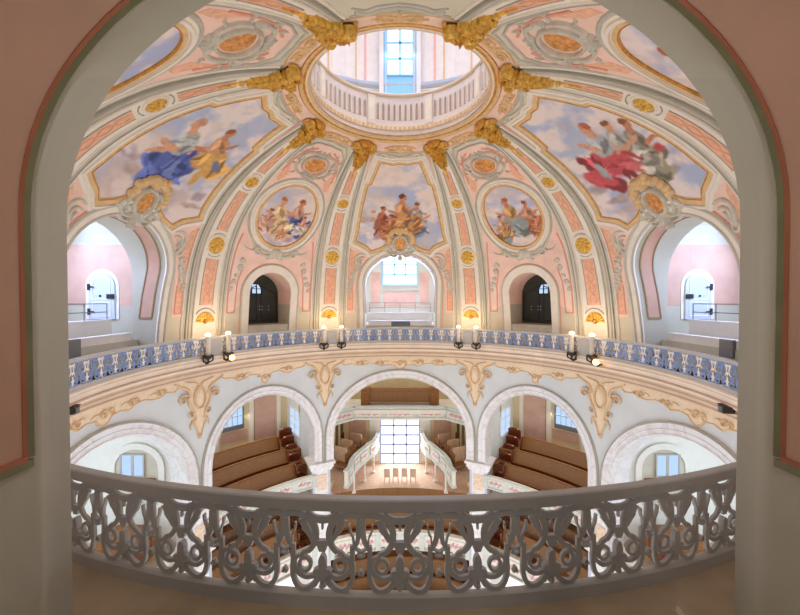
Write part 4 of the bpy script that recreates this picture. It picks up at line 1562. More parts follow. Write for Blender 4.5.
def swag(half, pts, bumps, az, label):
    t = thing('stucco_border', label, 'ornament', SW(0, -1.6), 'tan stucco borders under the cornice')
    mb = MB()
    poly = [(a, z) for a, z in pts] + [(-a, z) for a, z in pts[-2::-1]]
    poly = [(-half, -1.1)] + [(-a, z) for a, z in pts[::-1]] + [(a, z) for a, z in pts[1:]] + [(half, -1.1)]
    mb.plate(SW, poly, off=.0, th=.05, da=1.5, ds=.3)
    mb.build('ground', ['stucco_tan'], t)
    mb = MB()
    edge = [(-a, z) for a, z in pts[::-1]] + [(a, z) for a, z in pts[1:]]
    mb.ribbon(SW, edge, .07, .09, kind='round', step=.2)
    for a, z, r in bumps:
        for sg in ((1, -1) if a else (1,)):
            l = local(SW, sg * a, z)
            mb.stroke(SW, [l(*p) for p in scroll(0, 0, r, 0, sg * 1.3)], r * .5, r * .2, .1, off=.04)
            mb.stroke(SW, [l(*p) for p in scroll(sg * r * 1.7, r * .1, r * .8, 3, -sg * 1.2)], r * .45, r * .15, .09, off=.04)
            mb.stroke(SW, [l(*p) for p in bez((-sg * r * 1.0, .05), (-sg * 2 * r, r * .8), (-sg * 3 * r, 0))], r * .4, r * .1, .08, off=.04)
    mb.build('scrolls', ['stucco_dark'], t)
    return place(t, az)


WS = [(0, -1.95), (1.2, -1.85), (2, -1.68), (4.5, -1.62), (6.5, -1.72), (8.5, -1.55), (11, -1.5), (13, -1.62), (15.5, -1.6), (17, -1.48), (19.5, -1.55), (20.5, -1.4)]
BS = [(0, -1.55, .2), (6.5, -1.45, .16), (13.5, -1.42, .15)]
WS2 = [(a * 18.6 / 20.5, z) for a, z in WS]
swag(20.5, WS, BS, 0, 'scalloped tan stucco border over the central arch')
swag(18.6, WS2, BS, -90, 'scalloped tan stucco border over the big left arch')
swag(18.6, WS2, BS, 90, 'scalloped tan stucco border over the big right arch')
NS = [(0, -2.1), (.7, -2.05), (.9, -1.75), (2.2, -1.55), (4.5, -1.5), (6.2, -1.65), (8, -1.7), (9.5, -1.5), (12, -1.45), (13, -1.35)]
swag(13, NS, [(0, -1.75, .15), (7, -1.45, .15)], -46.1, 'scalloped tan stucco border over the left pew arch')
swag(13, NS, [(0, -1.75, .15), (7, -1.45, .15)], 46.1, 'scalloped tan stucco border over the right pew arch')

# ================================================================== RAILING
PW = .6755     # panel width on the circle


def rail_panel():
    mb = MB()     # 0 back taupe  1 front blue  2 front cream
    k = 1 / 748.
    T = .013
    lay = [0]

    def bar(pts, w0, w1=None, col=1, mirror=True):
        w1 = w0 if w1 is None else w1
        for sg in ((1, -1) if mirror else (1,)):
            lay[0] += 1; T = .011 + .00022 * lay[0]
            q = [Vector((sg * x * k, 0, (575 - y) * k + .125)) for x, y in pts]
            n = len(q); o = len(mb.v)
            for i, p in enumerate(q):
                d = (q[min(i + 1, n - 1)] - q[max(i - 1, 0)]).normalized()
                nn = Vector((-d.z, 0, d.x)); w = (w0 + (w1 - w0) * i / (n - 1)) * k * .62
                for s, y in ((1, -T), (-1, -T), (-1, T), (1, T)):
                    mb.v.append(p + nn * (w * s) + Vector((0, y, 0)))
            for i in range(n - 1):
                for f in range(4):
                    g = (f + 1) % 4
                    mb.f.append([o + i * 4 + f, o + i * 4 + g, o + i * 4 + 4 + g, o + i * 4 + 4 + f])
                    mb.m.append(col if f == 0 else 0)
            mb.f.append([o, o + 1, o + 2, o + 3]); mb.m.append(0)
            mb.f.append([o + 4 * n - 4 + i for i in range(4)]); mb.m.append(0)

    def slab(pts, col=2):
        lay[0] += 1; T = .011 + .00022 * lay[0]
        q = [Vector((x * k, 0, (575 - y) * k + .125)) for x, y in pts]; n = len(q); o = len(mb.v)
        mb.v += [p + Vector((0, -T * 1.3, 0)) for p in q] + [p + Vector((0, T * 1.3, 0)) for p in q]
        mb.f.append([o + i for i in range(n)]); mb.m.append(col)
        mb.f.append([o + n + i for i in range(n)][::-1]); mb.m.append(0)
        for i in range(n):
            mb.f.append([o + i, o + (i + 1) % n, o + n + (i + 1) % n, o + n + i]); mb.m.append(0)

    bar(bez((108, 58), (60, 108), (0, 104), n=8), 30, 40, 2)
    bar([(0, 110), (0, 168)], 13, 10, 2, False)
    bar(bez((252, 78), (200, 55), (130, 66), (88, 100), n=10), 34, 34, 1)
    bar(bez((96, 84), (20, 170), (30, 270), (100, 318), n=14), 38, 26, 2)
    bar(bez((100, 318), (125, 318), (140, 330), (136, 352), n=6), 30, 16, 1)
    bar([(138, 100), (120, 140), (94, 190), (64, 240)], 40, 22, 1)
    bar([(120, 130), (128, 165), (112, 190)], 20, 8, 1)
    slab([(-34, 238), (34, 238), (40, 262), (20, 312), (-20, 312), (-40, 262)])
    bar(ell(116, 402, 38, 44, 14) + [(154, 402)], 18, 18, 1)
    bar(bez((126, 346), (200, 330), (214, 440), (130, 480), n=12) + bez((130, 480), (95, 492), (80, 480), (52, 474), n=5), 20, 24, 1)
    bar([(196, 268), (196, 380)] + bez((196, 380), (214, 520), (160, 575), (112, 566), n=12) + bez((112, 566), (70, 555), (48, 520), (30, 488), n=7), 24, 28, 1)
    bar([(178, 128), (180, 160), (186, 185), (200, 210), (206, 262)], 9, 9, 1)
    bar([(244, 96), (238, 190)] + bez((238, 190), (234, 250), (218, 268), (200, 282), n=6), 30, 16, 1)
    bar([(204, 284), (226, 292), (252, 308)], 9, 9, 1); bar([(232, 318), (244, 304), (253, 304)], 9, 9, 1)
    bar([(226, 330), (252, 338)], 9, 9, 1)
    bar([(236, 458), (250, 424)], 9, 7, 1); bar([(236, 458), (253, 456)], 7, 7, 1)
    slab([(26 * cos(a * pi / 10), 384 - 52 * sin(a * pi / 10)) for a in range(11)] + [(-26, 424), (26, 424)][:2], 2)
    slab([(-62, 440), (-44, 424), (44, 424), (62, 440), (56, 462), (30, 470), (34, 500), (-34, 500), (-30, 470), (-56, 462)], 2)
    bar([(26, 490), (34, 520), (50, 545)], 20, 8, 2); bar([(8, 495), (12, 530), (20, 545)], 14, 6, 2)
    slab([(14 * cos(a * pi / 5), 542 + 14 * sin(a * pi / 5)) for a in range(10)], 2)
    me = bpy.data.meshes.new('scroll_panel'); me.from_pydata(mb.v, [], mb.f)
    for n in ('rail', 'rail_blue', 'rail_front'): me.materials.append(M[n])
    me.polygons.foreach_set('material_index', mb.m); me.update()
    return me


PANEL = rail_panel()
RW = {0: 'gallery railing along the back bay, in front of the back window opening', 45: 'gallery railing under the right narrow dark window',
      -45: 'gallery railing under the left narrow dark window', 90: 'gallery railing before the big right opening', -90: 'gallery railing before the big left opening',
      180: 'openwork gallery railing closest to the viewer, with broad handrail', 135: 'gallery railing at near right behind the jamb', -135: 'gallery railing at near left behind the jamb'}
for az in (180, 0, 45, -45, 90, -90, 135, -135):
    half = PHI if az % 90 == 0 else HD
    n = 13 if az % 90 == 0 else 10
    t = thing('gallery_railing', RW[az], 'railing', (0, 10, 0), 'scrollwork gallery railings')
    mb = MB(); mb.lathe([(9.97, .84), (9.955, .85), (9.95, .945), (9.96, .957), (10.03, .957), (10.04, .945), (10.035, .85), (10.02, .84)], -half, half, 40, close=True, caps=True)
    mb.build('handrail', ['rail'], t)
    mb = MB(); mb.lathe([(9.955, 0), (9.955, .11), (9.965, .12), (10.02, .12), (10.035, .11), (10.035, 0)], -half, half, 40, caps=True); mb.build('base_rail', ['rail'], t)
    st = 2 * half / n
    for i in range(n):
        a = -half + st * (i + .5)
        o = bpy.data.objects.new('scroll_panel', PANEL); COL.objects.link(o); o.parent = t
        o.location = P(a, 9.99) - Vector((0, 10, 0)); o.rotation_euler = (0, 0, -radians(a)); o.scale = (st / degrees(PW / 10), 1, 1)
    place(t, az)


# ---- candle lamps on the railing
def lamp():
    t = thing('candle_lamp', 'x', 'lamp', (0, 9.85, -.3), 'twin candle lamps on the gallery railing')
    mb = MB(); mb.box((0, 9.98, .46), (.62, .12, .72)); mb.box((0, 9.98, .86), (.7, .18, .1)); mb.build('post', ['rail'], t)
    for sg in (1, -1):
        c = Vector((sg * .55, 9.74, 0))
        mb = MB(); mb.turn(c, [(.0, .12), (.105, .12), (.105, 1.0), (.09, 1.02), (0, 1.02)], 14); cd = mb.build('candle', ['candle'], t)
        mb = MB(); mb.turn(c, [(0, 1.01), (.09, 1.02), (.13, 1.07), (.09, 1.13), (0, 1.17)], 12); mb.build('flame', ['flame'], cd)
        mb = MB(); mb.turn(c, [(0, -.08), (.1, -.06), (.22, .06), (.24, .12), (0, .12)], 14)
        mb.tube([c + Vector((0, 0, -.05)), c + Vector((0, 0, -.26)), c + Vector((0, .12, -.3)), c + Vector((-sg * .05, .28, -.22))], .05)
        mb.tube([c + Vector((-.26, 0, .04)), c + Vector((-.24, 0, -.16)), c + Vector((-.05, .05, -.24)), c + Vector((.05, .05, -.24)), c + Vector((.24, 0, -.16)), c + Vector((.26, 0, .04))], .04)
        mb.build('bracket_arm', ['iron'], t)
    return t


l0 = lamp()
for i, (az, w) in enumerate(((-PHI, 'twin candle lamp on the railing left of the back bay'), (PHI, 'twin candle lamp on the railing right of the back bay'),
                             (-(90 - PHI), 'twin candle lamp on the railing at the left, near the big left opening'), (90 - PHI, 'twin candle lamp on the railing at the right, near the big right opening'))):
    if i == 0: place(l0, az); l0['label'] = w
    else: dup(l0, az, w)
for az, a2, w in ((-64.8, -60.6, 'small bare bulb glowing beside the left candle lamp'), (64.8, 69.5, 'small bare bulb glowing beside the right candle lamp')):
    t = thing('glow_bulb', w, 'bulb', (0, 9.72, -.25))
    mb = MB(); mb.turn((0, 9.72, -.18), [(0, -.14), (.1, -.1), (.15, 0), (.1, .12), (0, .16)], 12); mb.build('bulb', ['ember'], t)
    mb = MB(); mb.tube([(0, 9.72, -.3), (0, 9.8, -.36), (0, 10.1, -.3)], .04); mb.build('holder', ['iron'], t)
    place(t, a2)
for az, w in ((-103.6, 'small dark spotlight fixed to the cornice at the left edge'), (103.0, 'small dark spotlight fixed to the cornice at the right edge')):
    t = thing('spotlight', w, 'spotlight', (0, 10.3, -.95))
    mb = MB(); mb.box((0, 10.2, -.62), (.26, .3, .22)); mb.box((0, 10.2, -.5), (.3, .34, .03)); mb.build('housing', ['iron'], t)
    mb = MB(); mb.box((0, 10.04, -.62), (.18, .03, .14)); mb.build('lens', ['steel'], t)
    mb = MB(); mb.tube([(0, 10.3, -.62), (0, 10.45, -.7)], .05); mb.build('arm', ['iron'], t)
    place(t, az)
# ================================================================== GALLERIES AND PEWS BELOW
def curved_pew(R, zt, a0, a1, h=.95, ends=True, n=24):
    """long curved church pew: ribbed back, seat, cap rail and end boards; built on the +y axis"""
    am = (a0 + a1) / 2
    t = thing('curved_pew', 'x', 'pew', P(am, R, zt - h))
    mb = MB(); mb.lathe([(R - .34, zt - h + .3), (R - .02, zt), (R + .06, zt), (R + .06, zt - h)], a0, a1, n, caps=True); mb.build('backrest', ['pew'], t)
    mb = MB(); mb.lathe([(R - .5, zt - h + .27), (R - .5, zt - h + .32), (R - .1, zt - h + .32), (R - .1, zt - h + .27)], a0, a1, n, close=True, caps=True); mb.build('seat', ['pew'], t)
    mb = MB(); mb.lathe([(R - .03, zt - .02), (R - .03, zt + .05), (R + .09, zt + .05), (R + .09, zt - .02)], a0, a1, n, close=True, caps=True); mb.build('cap_rail', ['wood'], t)
    mb = MB(); mb.lathe([(R - .44, zt - h), (R - .44, zt - h + .27), (R - .40, zt - h + .27), (R - .40, zt - h)], a0, a1, n, close=True, caps=True); mb.build('kick_board', ['wood_red'], t)
    if ends:
        for a in (a0, a1):
            c = P(a, R - .22, 0)
            mb = MB(); mb.box((c.x, c.y, zt - h / 2 - .02), (.07, .62, h), a); mb.box((c.x, c.y, zt - .02), (.10, .2, .12), a); mb.build('end_board', ['wood_red'], t)
    return t


def gallery_front(R, z0, z1, a0, a1, npan, label, n=24):
    t = thing('gallery_parapet', label, 'gallery front', P((a0 + a1) / 2, R, z0))
    mb = MB(); mb.lathe([(R, z0), (R, z1), (R + .25, z1), (R + .25, z0)], a0, a1, n, m=0, caps=True)
    S = W(R)
    mb.ribbon(S, [(a0 + (a1 - a0) * i / n, z1 - .04) for i in range(n + 1)], .12, .08, kind='ogee', m=0)
    mb.ribbon(S, [(a0 + (a1 - a0) * i / n, z0 + .05) for i in range(n + 1)], .14, .08, kind='ogee', m=1)
    mb.build('parapet', ['gallery_white', 'gallery_green'], t)
    w = (a1 - a0) / npan; h = z1 - z0
    for k in range(npan):
        c = a0 + (k + .5) * w
        l = local(S, c, (z0 + z1) / 2)
        hw = w * R * pi / 180 * .40; hh = h * .30
        mb = MB(); mb.plate(S, [l(-hw, -hh), l(hw, -hh), l(hw, hh), l(-hw, hh)], th=.02, m=0)
        mb.ribbon(S, [l(-hw, -hh), l(hw, -hh), l(hw, hh), l(-hw, hh)], .06, .03, closed=True, m=1)
        for j in range(7):
            x = hw * (-.66 + .22 * j)
            mb.blob(S, l, x, .04 * sin(j * 2.2), hw * .15, hh * (.35 + .3 * (j % 2)), .03, off=.02, rot=.5 * (-1) ** j, m=2, n=10, rings=2)
        mb.build('painted_panel', ['gallery_white', 'gallery_green', 'gallery_rose'], t)
    for k in range(npan + 1):
        c = a0 + k * w; p = P(c, R - .02, 0)
        mb = MB(); mb.box((p.x, p.y, (z0 + z1) / 2), (.28, .1, h), c); mb.build('pilaster', ['gallery_green'], t)
    return t


# --- floors and back walls (setting)
mb = MB()
for a0, a1 in ((-63.5, -30), (30, 63.5)):
    mb.lathe([(11.0, -9.3), (11.0, -9.0), (12.75, -9.0), (12.75, -8.4), (13.85, -8.4), (13.85, -7.8), (15.2, -7.8), (16.9, -7.6)], a0, a1, 24)
    mb.lathe([(11.0, -14.4), (11.0, -13.3), (12.6, -13.3), (12.6, -12.75), (13.4, -12.75), (13.4, -12.3), (14.4, -12.3), (16.9, -12.0)], a0, a1, 24)
structure(mb.build('floor_gallery', ['wood']))
mb = MB()
for sg in (1, -1):
    a0, a1 = sorted((sg * 29, sg * 66))
    mb.lathe([(16.7, -18), (16.7, -1)], a0, a1, 24, m=0)
    S = W(16.7)
    # wall articulation: pilaster strips and pink fields with arched tops
    f = lambda pts: [(sg * a, z) for a, z in pts] if sg > 0 else [(sg * a, z) for a, z in pts][::-1]
    mb.plate(S, f([(34.6, -7.6)] + [(39.8, -7.6)] + [(37.2 + 2.6 * cos(radians(A)), -4.6 + 1.2 * sin(radians(A))) for A in range(0, 181, 15)]), th=.08, m=1)
    mb.plate(S, f([(41.6, -7.2), (47.5, -7.2), (47.5, -6.55), (41.6, -6.55)]), th=.05, m=1)
    mb.plate(S, f([(40.1, -7.7), (41.2, -7.7), (41.2, -3), (40.1, -3)]), th=.12, m=2)
    mb.plate(S, f([(33.3, -7.7), (34.3, -7.7), (34.3, -3), (33.3, -3)]), th=.12, m=2)
    mb.plate(S, f([(48.2, -7.7), (49.4, -7.7), (49.4, -3), (48.2, -3)]), th=.12, m=2)
    # pale buttress wall with a window beside the pillar
    a = sg * 30.5
    mb.quad(P(sg * 29.5, 12.2, -18), P(sg * 31.6, 16.7, -18), P(sg * 31.6, 16.7, -1), P(sg * 29.5, 12.2, -1), 3)
structure(mb.build('wall_gallery', ['yellow_wall', 'gallery_pink', 'plaster_light', 'wall_blue']))
for sg, n in ((-1, 6), (1, 7)):
    S = (lambda s: (lambda a, z, off=0.: W(16.62)(s * 45 + a, z, off)))(sg); S.rad = lambda z: 16.62
    window_grid('window_%d' % n, S, -2.6, 2.2, -6.1, -4.2, 4, 3, 'steel', 'daylight_blue', bar=.05, fw=.3, depth=.1)
# slender window on the pale wall beside each pillar
for sg, n in ((-1, 8), (1, 9)):
    A_, B_ = P(sg * 29.5, 12.2), P(sg * 31.6, 16.7); p, q = A_.lerp(B_, .42), A_.lerp(B_, .82)
    def S(a, z, off=0., p=p, q=q, sg=sg):
        d = (q - p); nrm = Vector((-d.y, d.x, 0)).normalized()
        if nrm.x * sg < 0: nrm = -nrm
        return p + d * a + Vector((0, 0, z)) + nrm * off
    S.rad = lambda z: 57.3
    window_grid('window_%d' % n, S, 0., 1., -7.0, -5.3, 2, 3, 'white', 'daylight_blue', bar=.05, fw=.08, depth=.06)

# --- pews on the two diagonal galleries
for sg in (-1, 1):
    side = 'left' if sg < 0 else 'right'
    rows = [(14.6, -6.88, 36.3, 63, 'top row of three'), (13.4, -7.45, 35.4, 63, 'middle row of three'), (12.25, -8.05, 34.5, 63, 'front row of three')]
    for R, z, a0, a1, w in rows:
        t = curved_pew(R, z, *sorted((sg * a0, sg * a1)))
        t['label'] = 'long curved brown pew under the %s arch, %s' % (side, w); t['group'] = 'curved pews on the upper galleries'
    rows = [(13.8, -11.62, 35.2, 62.5, 'third row up'), (12.95, -11.85, 34.8, 62.5, 'second row up'), (12.1, -12.25, 34.2, 62.5, 'row just behind the white front')]
    for R, z, a0, a1, w in rows:
        t = curved_pew(R, z, *sorted((sg * a0, sg * a1)))
        t['label'] = 'lower %s brown pew seen through the openwork railing, %s' % (side, w); t['group'] = 'curved pews on the lower galleries'
    gallery_front(11.0, -9.3, -8.52, *sorted((sg * 30, sg * 63.5)), 5, 'white gallery front with rose panels below the %s upper pews' % side)
    gallery_front(11.0, -14.4, -13.08, *sorted((sg * 30, sg * 63.5)), 5, 'tall white gallery front with rose panels, lower %s tier' % side)
    # dark polished bench ends stepping down the aisle by the pillar
    for tier, (R0, z0, dz) in enumerate(((15.6, -6.75, -.5), (15.0, -11.6, -.42))):
        for k in range(6):
            R = R0 - .66 * k; z = z0 + dz * .78 * k
            t = thing('aisle_bench', 'x', 'bench end', P(sg * 33, R, z - .7), 'polished red bench ends on the gallery aisles')
            lv = ('upper', 'lower')[tier]
            t['label'] = 'dark red polished bench end, %s from the top on the %s %s aisle' % (('first', 'second', 'third', 'fourth', 'fifth', 'sixth')[k], lv, side)
            mb = MB(); c = P(sg * 33.0, R, 0); mb.box((c.x, c.y, z - .4), (.9, .12, .6), sg * 33)
            mb.box((c.x, c.y + .12, z - .66), (.95, .42, .1), sg * 33); mb.build('bench_body', ['wood_red'], t)
            mb = MB(); mb.tube([P(sg * 31.3, R + .02, z - .12), P(sg * 32.2, R - .02, z - .02), P(sg * 33.0, R - .05, z), P(sg * 33.9, R - .02, z - .04), P(sg * 34.5, R + .02, z - .14)], [.05, .09, .1, .09, .05], n=8); mb.build('rolled_top', ['wood_red'], t)
            mb = MB(); p = P(sg * 34.0, R - .1, z + .02); mb.turn(p, [(0, -.06), (.08, 0), (0, .08)], 8); mb.build('glint_bead', ['gold'], t)  # gold bead added to stand in for the glint on the polished end

# --- middle bay: choir gallery
mb = MB()
mb.lathe([(13.3, -12.8), (13.3, -11.3)], -23, 23, 24, m=1)
o = mb.add([P(a, 13.3, -11.3) for a in range(-23, 24, 2)] + [Vector((6.5, 17.2, -11.3)), Vector((-6.5, 17.2, -11.3))], []); mb.f.append(list(range(o, o + 26))); mb.m.append(0)
structure(mb.build('floor_choir', ['wood_light', 'pew']))
mb = MB()
S17 = F(17.2)
mb.plate(S17, [(-7.5, -18), (7.5, -18), (7.5, -1), (-7.5, -1)], th=0, side=False, holes=[[(-1.75, -11.35), (-1.75, -7.1), (1.75, -7.1), (1.75, -11.35)]], da=99, ds=99, m=0)
for sg in (1, -1):
    mb.quad((sg * 5.2, 11.8, -18), (sg * 4.9, 17.2, -18), (sg * 4.9, 17.2, -5.6), (sg * 5.2, 11.8, -5.6), 0)
    mb.quad((sg * 7.2, 12.0, -5.6), (sg * 6.2, 17.2, -5.6), (sg * 6.2, 17.2, -1), (sg * 7.2, 12.0, -1), 0)
    mb.plate(S17, sorted([(sg * 1.85, -11), (sg * 2.6, -11)]) + sorted([(sg * 1.85, -5.5), (sg * 2.6, -5.5)], reverse=True), th=.12, m=1, da=99, ds=99)
    mb.plate(S17, sorted([(sg * 2.9, -11), (sg * 4.4, -11)]) + [(sg * (3.65 + .75 * cos(radians(A)) * sg * (1 if sg > 0 else -1) * (1 if sg > 0 else -1)), -7.6 + .9 * sin(radians(A))) for A in range(0, 181, 20)][:: (1 if sg > 0 else 1)], th=.05, m=2, da=99, ds=99)
structure(mb.build('wall_choir', ['yellow_wall', 'white', 'gallery_pink']))
window_grid('window_10', F(17.3), -1.62, 1.62, -11.25, -7.2, 3, 5, 'bar_lilac', 'daylight', bar=.12, fw=.12, depth=.12)

# upper gallery front across the middle arch
def straight_front(name, pts, z0, z1, npan, label):
    t = thing(name, label, 'gallery front', (0, 14, z0))
    mb = MB()
    for (xa, ya), (xb, yb) in zip(pts[:-1], pts[1:]):
        L = hypot(xb - xa, yb - ya); az = degrees(atan2(-(yb - ya), xb - xa))
        mb.box(((xa + xb) / 2, (ya + yb) / 2, (z0 + z1) / 2), (L, .24, z1 - z0), az)
        mb.box(((xa + xb) / 2, (ya + yb) / 2, z1 + .03), (L + .1, .4, .1), az)
        mb.box(((xa + xb) / 2, (ya + yb) / 2, z0), (L + .1, .4, .14), az, 1)
    mb.build('parapet', ['gallery_green', 'gallery_white'], t)
    for (xa, ya), (xb, yb), n in zip(pts[:-1], pts[1:], npan):
        for k in range(n):
            p, q = Vector((xa, ya, 0)), Vector((xb, yb, 0)); d = (q - p).normalized(); nr = Vector((d.y, -d.x, 0))
            if nr.y > 0: nr = -nr
            L = (q - p).length / n
            c = p + d * (L * (k + .5)) + nr * .13
            def S(a, z, off=0., c=c, d=d, nr=nr): return c + d * a + nr * off + Vector((0, 0, z))
            S.rad = lambda z: 57.2958
            h = (z1 - z0) * .32; zc = (z0 + z1) / 2; w = L * .42
            l = lambda x, y: (x, zc + y)
            mb = MB(); mb.plate(S, [l(-w, -h), l(w, -h), l(w, h), l(-w, h)], th=.02, da=9, ds=9, m=0)
            mb.ribbon(S, [l(-w, -h), l(w, -h), l(w, h), l(-w, h)], .07, .03, closed=True, m=1)
            for j in range(7):
                mb.blob(S, l, w * (-.66 + .22 * j), .03 * sin(j * 2), w * .14, h * (.3 + .35 * (j % 2)), .03, off=.02, rot=.5 * (-1) ** j, m=2, n=8, rings=2)
            mb.build('painted_panel', ['gallery_white', 'gallery_green', 'gallery_rose'], t)
    return t


straight_front('gallery_parapet', [(-5.0, 12.6), (-3.55, 14.0), (3.55, 14.0), (5.0, 12.6)], -6.3, -5.5, (1, 3, 1), 'pale green gallery front with three rose panels above the tall window')
t = thing('organ_bench', 'broad brown panelled bench on the top gallery under the central arch', 'bench', (0, 15.4, -5.6))
mb = MB(); mb.box((0, 15.4, -4.95), (5.0, .5, .95)); mb.build('front', ['pew'], t)
mb = MB(); mb.box((0, 15.35, -4.43), (5.2, .7, .12)); mb.build('top', ['wood'], t)
for sg in (1, -1):
    mb = MB(); mb.box((sg * 2.75, 15.3, -4.9), (.7, .7, 1.3)); mb.build('end_block', ['wood'], t)
mb = MB(); mb.box((0, 15.3, -5.75), (12, 3.0, .3)); structure(mb.build('floor_top_gallery', ['plaster_light']))
# name board high on the wall
t = thing('small_signboard', 'small dark sign strip high under the central arch', 'sign', (0, 17.0, -3.2))
mb = MB(); mb.box((0, 17.1, -3.05), (1.9, .06, .28)); mb.build('board', ['white'], t)
mb = MB()
for k, w in enumerate((.26, .1, .3, .16, .26)):
    mb.box((-.62 + .31 * k, 17.05, -3.05), (w, .03, .12))
mb.build('lettering', ['iron'], t)

# horseshoe galleries either side of the tall window
HS = [(-4.6, 10.9), (-4.3, 10.4), (-3.55, 9.95), (-3.38, 10.6), (-3.38, 11.6), (-3.2, 12.5), (-2.95, 13.2), (-2.5, 14.3), (-2.1, 15.0), (-1.9, 16.0), (-1.9, 17.1)]
for sg in (1, -1):
    side = 'left' if sg > 0 else 'right'
    pts = [(sg * x, y) for x, y in HS[2:]]
    dense = []
    for i in range(len(pts) - 1):
        for k in range(4): dense.append((pts[i][0] + (pts[i + 1][0] - pts[i][0]) * k / 4, pts[i][1] + (pts[i + 1][1] - pts[i][1]) * k / 4))
    dense.append(pts[-1])
    t = thing('gallery_parapet', 'curved white gallery front with painted panels sweeping back on the %s of the tall window' % side, 'gallery front', (sg * -3, 12.5, -9.5))
    mb = MB()
    def sweep(z0, z1, th, m):
        o = len(mb.v); n = len(dense)
        for i, (x, y) in enumerate(dense):
            a, b = dense[max(i - 1, 0)], dense[min(i + 1, n - 1)]
            d = Vector((b[0] - a[0], b[1] - a[1], 0)).normalized(); nr = Vector((d.y, -d.x, 0)) * (th / 2)
            for s, z in ((1, z0), (1, z1), (-1, z1), (-1, z0)): mb.v.append(Vector((x, y, z)) + nr * s)
        for i in range(n - 1):
            for q in range(4):
                mb.f.append([o + i * 4 + q, o + i * 4 + 4 + q, o + i * 4 + 4 + (q + 1) % 4, o + i * 4 + (q + 1) % 4]); mb.m.append(m)
        mb.f.append([o + q for q in range(4)]); mb.m.append(m); mb.f.append([o + 4 * n - 4 + q for q in range(4)]); mb.m.append(m)
    sweep(-9.5, -8.5, .2, 0); sweep(-8.52, -8.42, .34, 1); sweep(-9.58, -9.42, .3, 1)
    mb.build('parapet', ['gallery_white', 'gallery_green'], t)
    for i0 in (2, 9, 15, 21):
        i1 = i0 + 4; pa, pb = Vector((*dense[i0], 0)), Vector((*dense[i1], 0)); d = (pb - pa).normalized()
        nr = Vector((sg * 1, 0, 0)) - d * d.x * sg; nr.normalize(); c = (pa + pb) / 2 + nr * .14; L = (pb - pa).length
        def S(a, z, off=0., c=c, d=d, nr=nr): return c + d * a + nr * off + Vector((0, 0, z))
        S.rad = lambda z: 57.2958
        l = lambda x, y: (x, -8.98 + y)
        mb = MB(); w, h = L * .48, .28
        mb.plate(S, [l(-w, -h), l(w, -h), l(w, h), l(-w, h)], th=.02, da=9, ds=9); mb.ribbon(S, [l(-w, -h), l(w, -h), l(w, h), l(-w, h)], .08, .03, closed=True, m=1)
        for j in range(5): mb.blob(S, l, w * (-.6 + .3 * j), 0, w * .2, h * (.35 + .35 * (j % 2)), .03, off=.02, rot=.5 * (-1) ** j, m=2, n=8, rings=2)
        mb.build('painted_panel', ['gallery_white', 'gallery_green', 'gallery_rose'], t)
    mb = MB(); o = mb.add([Vector((x, y, -9.45)) for x, y in dense] + [Vector((sg * -5.0, 17.1, -9.45)), Vector((sg * -5.2, 10.8, -9.45))], []); mb.f.append(list(range(o, len(mb.v)))); mb.m.append(0)
    structure(mb.build('floor_side_gallery', ['wood_light']))
    for k, (x, y) in enumerate(((-3.35, 12.6), (-2.75, 14.2), (-2.15, 15.6))):
        t = thing('gallery_post', 'slender white post under the %s curved gallery, %s' % (side, ('closest to the arch', 'second from the arch', 'by the tall window')[k]), 'post', (sg * x, y, -11.3), 'white posts under the curved galleries')
        mb = MB(); mb.cyl((sg * x, y, -11.3), (sg * x, y, -9.5), .075, n=12); mb.build('shaft', ['white'], t)
        mb = MB(); mb.box((sg * x, y, -11.23), (.26, .26, .14)); mb.build('foot', ['white'], t)
    # choir stalls and the dark doorway behind the gallery
    for k, (x, y, z) in enumerate(((-3.5, 15.2, -9.45), (-4.1, 14.0, -9.45), (-4.3, 12.6, -9.45))):
        t = thing('choir_stall', 'brown wooden stall on the %s curved gallery, %s' % (side, ('next to the tall window', 'middle of three', 'behind the pillar')[k]), 'stall', (sg * x, y, z), 'brown stalls on the curved galleries')
        mb = MB(); mb.box((sg * x, y, z + .75), (1.0, .1, 1.5), sg * 25); mb.build('back_panel', ['wood_light'], t)
        mb = MB(); mb.box((sg * (x + .1), y - .35, z + .45), (1.0, .5, .08), sg * 25); mb.build('seat', ['wood'], t)
        mb = MB(); mb.box((sg * (x + .55), y - .25, z + .6), (.08, .7, 1.2), sg * 25); mb.build('end_board', ['wood'], t)
    t = thing('curtained_doorway', 'dark doorway with red curtain above the stalls on the %s' % side, 'doorway', (sg * -4.5, 15.0, -9.4))
    Q = FX(sg * -4.7, sg)
    aa = 15.0 * sg
    mb = MB(); mb.plate(Q, [(aa - .5, -9.3), (aa + .5, -9.3), (aa + .5, -7.2)] + [(aa + .5 * cos(radians(A)), -7.2 + .5 * sin(radians(A))) for A in range(20, 180, 20)] + [(aa - .5, -7.2)], off=.04, th=.06, da=9, ds=9); mb.build('opening', ['iron'], t)
    mb = MB()
    for q in range(4): mb.tube([Q(aa - .3 + .2 * q, -9.2, .16), Q(aa - .3 + .2 * q, -7.9, .14)], .09)
    mb.build('curtain', ['wood_red'], t)

# wooden chairs before the tall window
def chair():
    t = thing('wooden_chair', 'x', 'chair', (0, 14.2, -11), 'wooden chairs before the tall window')
    mb = MB(); mb.box((0, 14.2, -10.55), (.46, .46, .05)); mb.build('seat', ['wood_light'], t)
    mb = MB(); mb.box((0, 13.98, -10.2), (.46, .04, .62)); mb.build('backrest', ['wood_light'], t)
    for sx in (1, -1):
        for sy in (1, -1):
            mb = MB(); mb.cyl((sx * .2, 14.2 + sy * .2, -11), (sx * .19, 14.2 + sy * .2, -10.56), .025, n=8); mb.build('leg', ['wood_light'], t)
    return t


